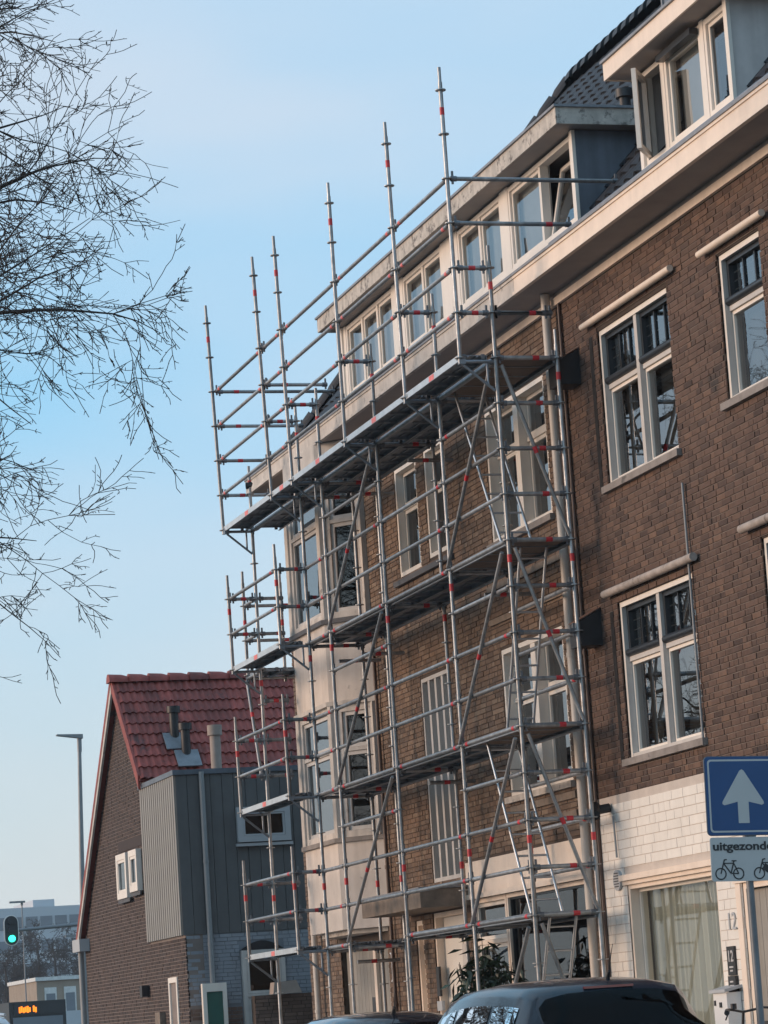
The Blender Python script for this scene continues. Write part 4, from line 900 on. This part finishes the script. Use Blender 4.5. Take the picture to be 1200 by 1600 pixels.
s3(.62,1.15); s3(1.22,2.05); s3(2.13,2.95); g3(.16,.39,'rear_window'); g3(2.68,3.38,'windscreen'); wheels(CW,(.75,3.45),.89)
for s in (1,-1): MB().cyl((-.6,s*.57,1.86),(-2.1,s*.575,1.91),.02,8).build('roof_rail','alu',CW,True)

# ================================================================== bicycle, cabinet, shrub
BK=thing('bicycle','black city bicycle leaning by the white wall near the sign pole','bicycle',(4.95,.40,.14),R(8))
for x in (-.54,.54):
    wq=MB().tor((x,0,.35),.33,.02,'y',32,6).build('wheel','tyre',BK,True)
    sp_=MB()
    for i in range(14): a=2*math.pi*i/14; sp_.cyl((x,0,.35),(x+.32*math.cos(a),0,.35+.32*math.sin(a)),.002,4)
    sp_.build('spokes','alu',wq,True)
fr=MB(); 
for a,b in (((-.54,0,.35),(-.40,0,.95)),((-.42,0,.85),(.0,0,.30)),((-.40,0,.92),(.14,0,.82)),((0,0,.30),(.18,0,.98)),((0,0,.30),(.54,0,.35)),((.15,0,.82),(.54,0,.35))): fr.cyl(a,b,.016,8)
fr.build('frame','black',BK,True)
MB().cyl((-.40,0,.95),(-.36,0,1.13),.013,8).cyl((-.36,0,1.13),(-.30,.18,1.16),.011,8).cyl((-.36,0,1.13),(-.30,-.18,1.16),.011,8).cyl((-.30,.18,1.16),(-.14,.30,1.14),.011,8).cyl((-.30,-.18,1.16),(-.14,-.30,1.14),.011,8).build('handlebar','black',BK,True)
for s in (1,-1): MB().cyl((-.20,s*.26,1.147),(-.06,s*.35,1.13),.024,10).build('grip','black',BK,True)
for s in (1,-1): MB().cyl((-.22,s*.24,1.13),(-.12,s*.33,1.07),.007,6).build('brake_lever','black',BK,True)
MB().cyl((-.32,-.12,1.16),(-.32,-.12,1.21),.028,10).build('bell','black',BK,True)
MB().box(.06,.34,-.09,.09,.98,1.04).build('saddle','black',BK,True)
CA=thing('utility_cabinet','pale grey utility cabinet against the white wall beside the door','cabinet',(2.82,.85,.12))
bx('cabinet_body','white_pl',CA,2.70,3.04,.84,.99,.12,1.46); MB().prism([(2.67,.81,1.461),(3.07,.81,1.461),(3.07,1.0,1.50),(2.67,1.0,1.50)],(0,0,.03)).build('cabinet_lid','grey_pl',CA); bx('cabinet_lock','black',CA,2.86,2.91,.83,.8395,1.32,1.37); bx('cabinet_mark','black',CA,2.73,2.76,.83,.8395,1.34,1.39)
SH=thing('evergreen_shrub','dark evergreen shrub with drooping leaves in front of the shop window','shrub',(-2.95,.35,.12))
rg=random.Random(21); st_=MB(); lf=MB(); 
for i in range(40):
    a=rg.uniform(0,6.28); h=rg.uniform(1.6,2.2); sp2=rg.uniform(.05,.62)
    top=Vector((-2.95+sp2*math.cos(a)*1.35,.35+sp2*math.sin(a)*.55,.12+h*(1.05-.35*sp2))); b0=Vector((-2.95+.05*math.cos(a),.35+.05*math.sin(a),.12)); st_.cyl(b0,top,.012,5,.004)
    for j in range(42):
        f=rg.uniform(.30,1.0); p=b0.lerp(top,f)+Vector((rg.gauss(0,.07),rg.gauss(0,.06),rg.gauss(0,.04)))
        d=Vector((rg.gauss(0,1),rg.gauss(0,1),rg.uniform(-1.2,.15))).normalized(); sd=d.orthogonal().normalized(); l=rg.uniform(.13,.24); wd=rg.uniform(.018,.03); up2=d.cross(sd)
        if rg.random()<.5: sd,up2=up2,sd
        lf.cur=rg.uniform(.001,.999); q=p+d*l*.5
        lf.add([tuple(p),tuple(q+sd*wd+up2*.006),tuple(p+d*l+Vector((0,0,-.03))),tuple(q-sd*wd+up2*.006)],[(0,1,2,3)])
st_.build('stems','bark',SH); lf.build('foliage','leaf',SH)

# ================================================================== trees
def tree_mesh(seed,H=11.,spread=3.6,limbs=17,trunk_r=.17,first=3.2,dens=1.,minr=.0038,extra=()):
    rg=random.Random(seed); tr=MB(); cr=MB()
    def crown(z): return spread*1.12*math.sqrt(max(.05,1-((z-H*.62)/(H*.56))**2))   # crown outline
    def grow(p,d,ln,r,lvl):
        n=max(2 if lvl>3 else 4,int(ln/(.20 if lvl<2 else .075))); step=ln/n; pts=[(p,r)]; cv=Vector((rg.gauss(0,.05),rg.gauss(0,.05),rg.gauss(0,.05)))*(0 if lvl==0 else 1)
        for i in range(n):
            t=(i+1)/n
            bend=.11 if lvl<1 else .10 if lvl<2 else .17; d=d+cv*(1.5-2.2*t)
            d=(d+Vector((rg.gauss(0,bend),rg.gauss(0,bend),rg.gauss(0,bend)-(.10*t*t if lvl==0 else .06 if lvl==1 else .05)+(.07*t if lvl>=2 else .0)))).normalized()
            if lvl>0 and len(pts)>1 and math.hypot(p.x,p.y)>crown(p.z): break
            p=p+d*step; rr=max(minr,r*(1-(.92 if lvl==0 else .82)*t)); cr.cyl(pts[-1][0],p,pts[-1][1],5 if lvl<2 else 4,rr,cap=False); pts.append((p,rr))
        n=len(pts)-1
        if lvl<4:
            cnt={0:int(9*dens+.5),1:int(6*dens+.5),2:int(4*dens+.5),3:2}[lvl]
            for k in range(cnt):
                f=rg.uniform(.18,1.) if lvl<3 else rg.uniform(.2,1); i=min(n-1,int(f*n)); q,rq=pts[i]
                dd=(pts[i+1][0]-pts[i][0]).normalized(); sd=Vector((rg.gauss(0,1),rg.gauss(0,1),rg.gauss(0,.8))); sd=(sd-dd*sd.dot(dd)).normalized()
                a=R(rg.uniform(28,62)); nd=(dd*math.cos(a)+sd*math.sin(a)).normalized()
                ll={0:rg.uniform(.8,1.9),1:rg.uniform(.4,1.05),2:rg.uniform(.12,.42),3:rg.uniform(.025,.06)}[lvl]*(1.15-.5*f)
                grow(q,nd,ll,max(minr,rq*.62),lvl+1)
    p=Vector((0,0,0)); r=trunk_r; pts=[]
    n=14
    for i in range(n+1): pts.append((Vector((.06*math.sin(i*.7)*i/n*3,.05*math.cos(i*.5)*i/n*3,H*.85*i/n)),trunk_r*(1-.75*i/n)))
    for i in range(n): tr.cyl(pts[i][0],pts[i+1][0],pts[i][1],10,pts[i+1][1],cap=False)
    for k in range(limbs):
        f=first/(H*.85)+(1-first/(H*.85))*((k+.5)/limbs); i=min(n-1,int(f*n)); q=pts[i][0].lerp(pts[i+1][0],f*n-i)
        a=k*2.4+rg.uniform(-.3,.3); el=R(rg.uniform(8,30)+22*f); d=Vector((math.cos(a)*math.cos(el),math.sin(a)*math.cos(el),math.sin(el)))
        grow(q,d,spread*rg.uniform(.8,1.05)*(.5+.6*math.sin(math.pi*min(1,max(0,(f-.22)/.85)))),.045*(1.2-.55*f),0)
    for h,az,elv,ln in extra:
        f=h/(H*.85); i=min(n-1,int(f*n)); q=pts[i][0].lerp(pts[i+1][0],f*n-i); a=R(az); el=R(elv)
        grow(q,Vector((math.cos(a)*math.cos(el),math.sin(a)*math.cos(el),math.sin(el))),ln,.034,0)
    return tr,cr
def plant_tree(tr,cr,label,loc,rz=0,group=None,m='bark',sc_=1.):
    t=thing('bare_tree',label,'tree',loc,rz,group); t.scale=(sc_,)*3
    tr.build('trunk',m,t,True); cr.build('crown',m,t,True); return t
g_='bare trees on the verge'
tr,cr=tree_mesh(5,H=12.8,spread=3.0,limbs=22,first=4.2,dens=.95,minr=.0030,extra=((5.9,30,30,2.75),(6.6,44,26,2.8),(7.2,22,24,2.75),(7.9,38,28,2.6),(8.5,28,32,2.35),(9.2,42,34,2.1),(10.0,33,40,1.9),(5.0,36,24,2.2),(4.3,28,20,1.8)))
T0=plant_tree(tr,cr,'bare winter tree whose twigs reach in at the upper left',(5.6,-8.1,.07),R(40),g_)
def dup(src,label,loc,rz,sc_=1.):
    c=copy_tree(src); c.location=loc; c.rotation_euler=(0,0,rz); c.scale=(sc_,)*3; c['label']=label; return c
for i,(x,y,rz,s) in enumerate(((-6.5,-8.85,2.1,.95),(-18.5,-8.6,4.0,1.05))):
    dup(T0,('second','third','fourth','fifth')[i]+' bare tree along the verge, counted from the viewer',(x,y,.07),rz,s)

# ================================================================== background at the end of the road
OB=thing('office_building','long pale office block with window bands behind the bare trees','building',(-372,75,0))
bx('office_wall','office',OB,-392,-371,20,120,0,19.4); bx('roof_plant_room','office',OB,-388,-373,60.6,63.4,19.4,20.4)
for k in range(6):
    for j in range(24): bx('office_window','office_glass',OB,-371.0,-370.9,44+1.9*j,44+1.9*j+1.55,1.6+3.0*k,3.2+3.0*k)
FB=thing('block_of_flats','low pale brick block of flats with white window frames at the end of the road','building',(-180,31,0))
bx('flats_wall','flat_brick',FB,-186,-175,25.6,42,0,5.75); bx('roof_edge','flat_white',FB,-186,-174.8,25.5,42.1,5.76,6.0)
for y in (26.1,27.4,28.8,30.4,32):
    for z in (.6,3.4):
        f=bx('window','flat_white',FB,-175,-174.93,y,y+.8,z,z+1.9); bx('pane','office_glass',f,-174.925,-174.90,y+.1,y+.7,z+.15,z+1.5)
for z in (2.6,): bx('balcony','flat_white',FB,-174.9,-173.9,26.0,28.4,z,z+.2); bx('balcony_front','office',FB,-173.95,-173.85,26.0,28.4,2.8,3.7)
g2_='bare trees at the end of the road'
tr2,cr2=tree_mesh(17,H=11.,spread=4.2,limbs=16,first=1.6,dens=.75,minr=.018,trunk_r=.26)
names=('bare tree standing left of the office plant room','small bare tree close behind the flats','thin bare tree between the traffic light and the flats','leftmost bare tree behind the traffic light','bare tree left of the flats, behind the bus','bare tree just behind the traffic light arm','tall bare tree rising behind the flats','bare tree next to the gabled house eaves','dark bare tree low at the left edge','bare tree beside the tall bare tree behind the flats')
sp0=None
for i,(x,y,s) in enumerate(((-236,36.5,1.06),(-205,28.6,.8),(-222,30.8,.9),(-235,29.5,1.02),(-240,34.5,.98),(-228,32.3,.92),(-250,40.5,1.12),(-262,46,1.05),(-215,24.5,.95),(-244,43.5,.95))):
    if sp0 is None: sp0=plant_tree(tr2,cr2,names[0],(x,y,0),.5,g2_,'bark_far',s)
    else: dup(sp0,names[i],(x,y,0),i*1.3,s)
SL_=thing('street_lamp','tall grey street lamp with flat head left of the gabled house','street lamp',(-68,8.3,0),0,'street lamps')
MB().cyl((-68,8.3,0),(-68,8.3,5.6),.11,12,.095).cyl((-68,8.3,5.6),(-68,8.45,10.9),.09,12,.06).cyl((-68,8.45,10.7),(-68,8.46,11.2),.075,12).build('post','lamp_grey',SL_)
MB().prism([(-68.12,8.56,11.12),(-68.12,8.56,11.26),(-68.12,7.72,11.28),(-68.12,7.72,11.24)],(.24,0,0)).build('lamp_head','lamp_grey',SL_)
TS=thing('traffic_light','traffic light showing green on a long arm across the road','traffic light',(-67.9,8.2,0))
MB().cyl((-67.85,8.45,5.2),(-67.85,6.1,5.1),.055,10).build('arm','lamp_grey',TS); MB().cyl((-67.95,8.42,5.2),(-67.72,8.42,5.2),.12,10).build('arm_clamp','lamp_grey',TS)
TT=plane_T(-67.7,5.92,0,1,1,0)
def pill(w,h,n=10): return [(w*math.cos(R(180*i/n)),h-w+w*math.sin(R(180*i/n))) for i in range(n+1)]+[(w*math.cos(R(180+180*i/n)),-h+w+w*math.sin(R(180+180*i/n))) for i in range(n+1)]
def ext(pts,c,d0,d1,name,m,p): n=len(pts); mb=MB(); mb.add([(c[0]+d0,c[1]+y,c[2]+z) for y,z in pts]+[(c[0]+d1,c[1]+y,c[2]+z) for y,z in pts],[tuple(range(n-1,-1,-1)),tuple(range(n,2*n))]+[(i,(i+1)%n,n+(i+1)%n,n+i) for i in range(n)]); return mb.build(name,m,p)
cc=(-67.7,5.92,5.10); bb_=ext(pill(.235,.485),cc,0,.04,'backing_board','white_pl',TS); ext(pill(.205,.455),cc,.041,.08,'signal_face','signal_black',bb_)
for dz,m in ((.28,'signal_black'),(0,'signal_black'),(-.26,'green_light')): MB().cyl((-67.619,5.92,5.10+dz),(-67.56,5.92,5.10+dz),.105,16).build('signal_lens',m,bb_)
S2=thing('street_lamp','small distant street lamp beside the gabled house eaves','street lamp',(-120,18.6,0),0,'street lamps')
MB().cyl((-120,18.55,0),(-120,18.5,6.5),.07,8,.05).cyl((-120,18.5,6.5),(-120,17.9,6.66),.04,8).build('post','lamp_grey',S2); MB().box(-120.12,-119.88,17.4,17.95,6.6,6.72).build('lamp_head','lamp_grey',S2)
S3=thing('street_lamp','distant street lamp with flat head above the traffic light','street lamp',(-120,15.35,0),0,'street lamps')
MB().cyl((-120,15.35,0),(-120,15.35,8.3),.04,8,.03).build('post','lamp_grey',S3); MB().box(-120.1,-119.9,14.75,15.5,8.38,8.47).cyl((-120,15.35,8.25),(-120,15.35,8.4),.06,8).build('lamp_head','lamp_grey',S3)
BU=thing('bus','dark bus with orange destination display at the end of the road','bus',(-104,12.4,0))
MB().box(-112,-100.3,11.2,13.6,.35,3.35).build('bus_body','signal_black',BU); bx('destination_display','signal_black',BU,-100.3,-100.24,11.4,13.4,2.78,3.22); bx('windscreen','office_glass',BU,-100.3,-100.25,11.35,13.45,1.2,2.7)
for i in range(9):
    if i in (6,): continue
    bx('display_text','led',BU,-100.235,-100.22,11.6+.085*i,11.6+.085*i+.07,2.88+.03*(i%2),3.10+.03*((i+1)%3))
for x in (-102.5,-109):
    for y in (11.3,13.5): MB().tor((x,y,.48),.36,.12,'y',20,8).build('wheel','tyre',BU)

# ================================================================== air
hz=bpy.data.materials.new('thin_haze'); hz.use_nodes=True; t=hz.node_tree; t.nodes.clear()
o=N(t,'ShaderNodeOutputMaterial'); v=N(t,'ShaderNodeVolumePrincipled'); v.inputs['Color'].default_value=(.86,.92,1,1); v.inputs['Density'].default_value=.0003; v.inputs['Anisotropy'].default_value=.2
t.links.new(v.outputs[0],o.inputs['Volume'])
USE_HAZE = True
if USE_HAZE:
    hb_=MB().box(-910,310,-510,710,-1.4,30).build('haze',hz); hb_['kind']='stuff'
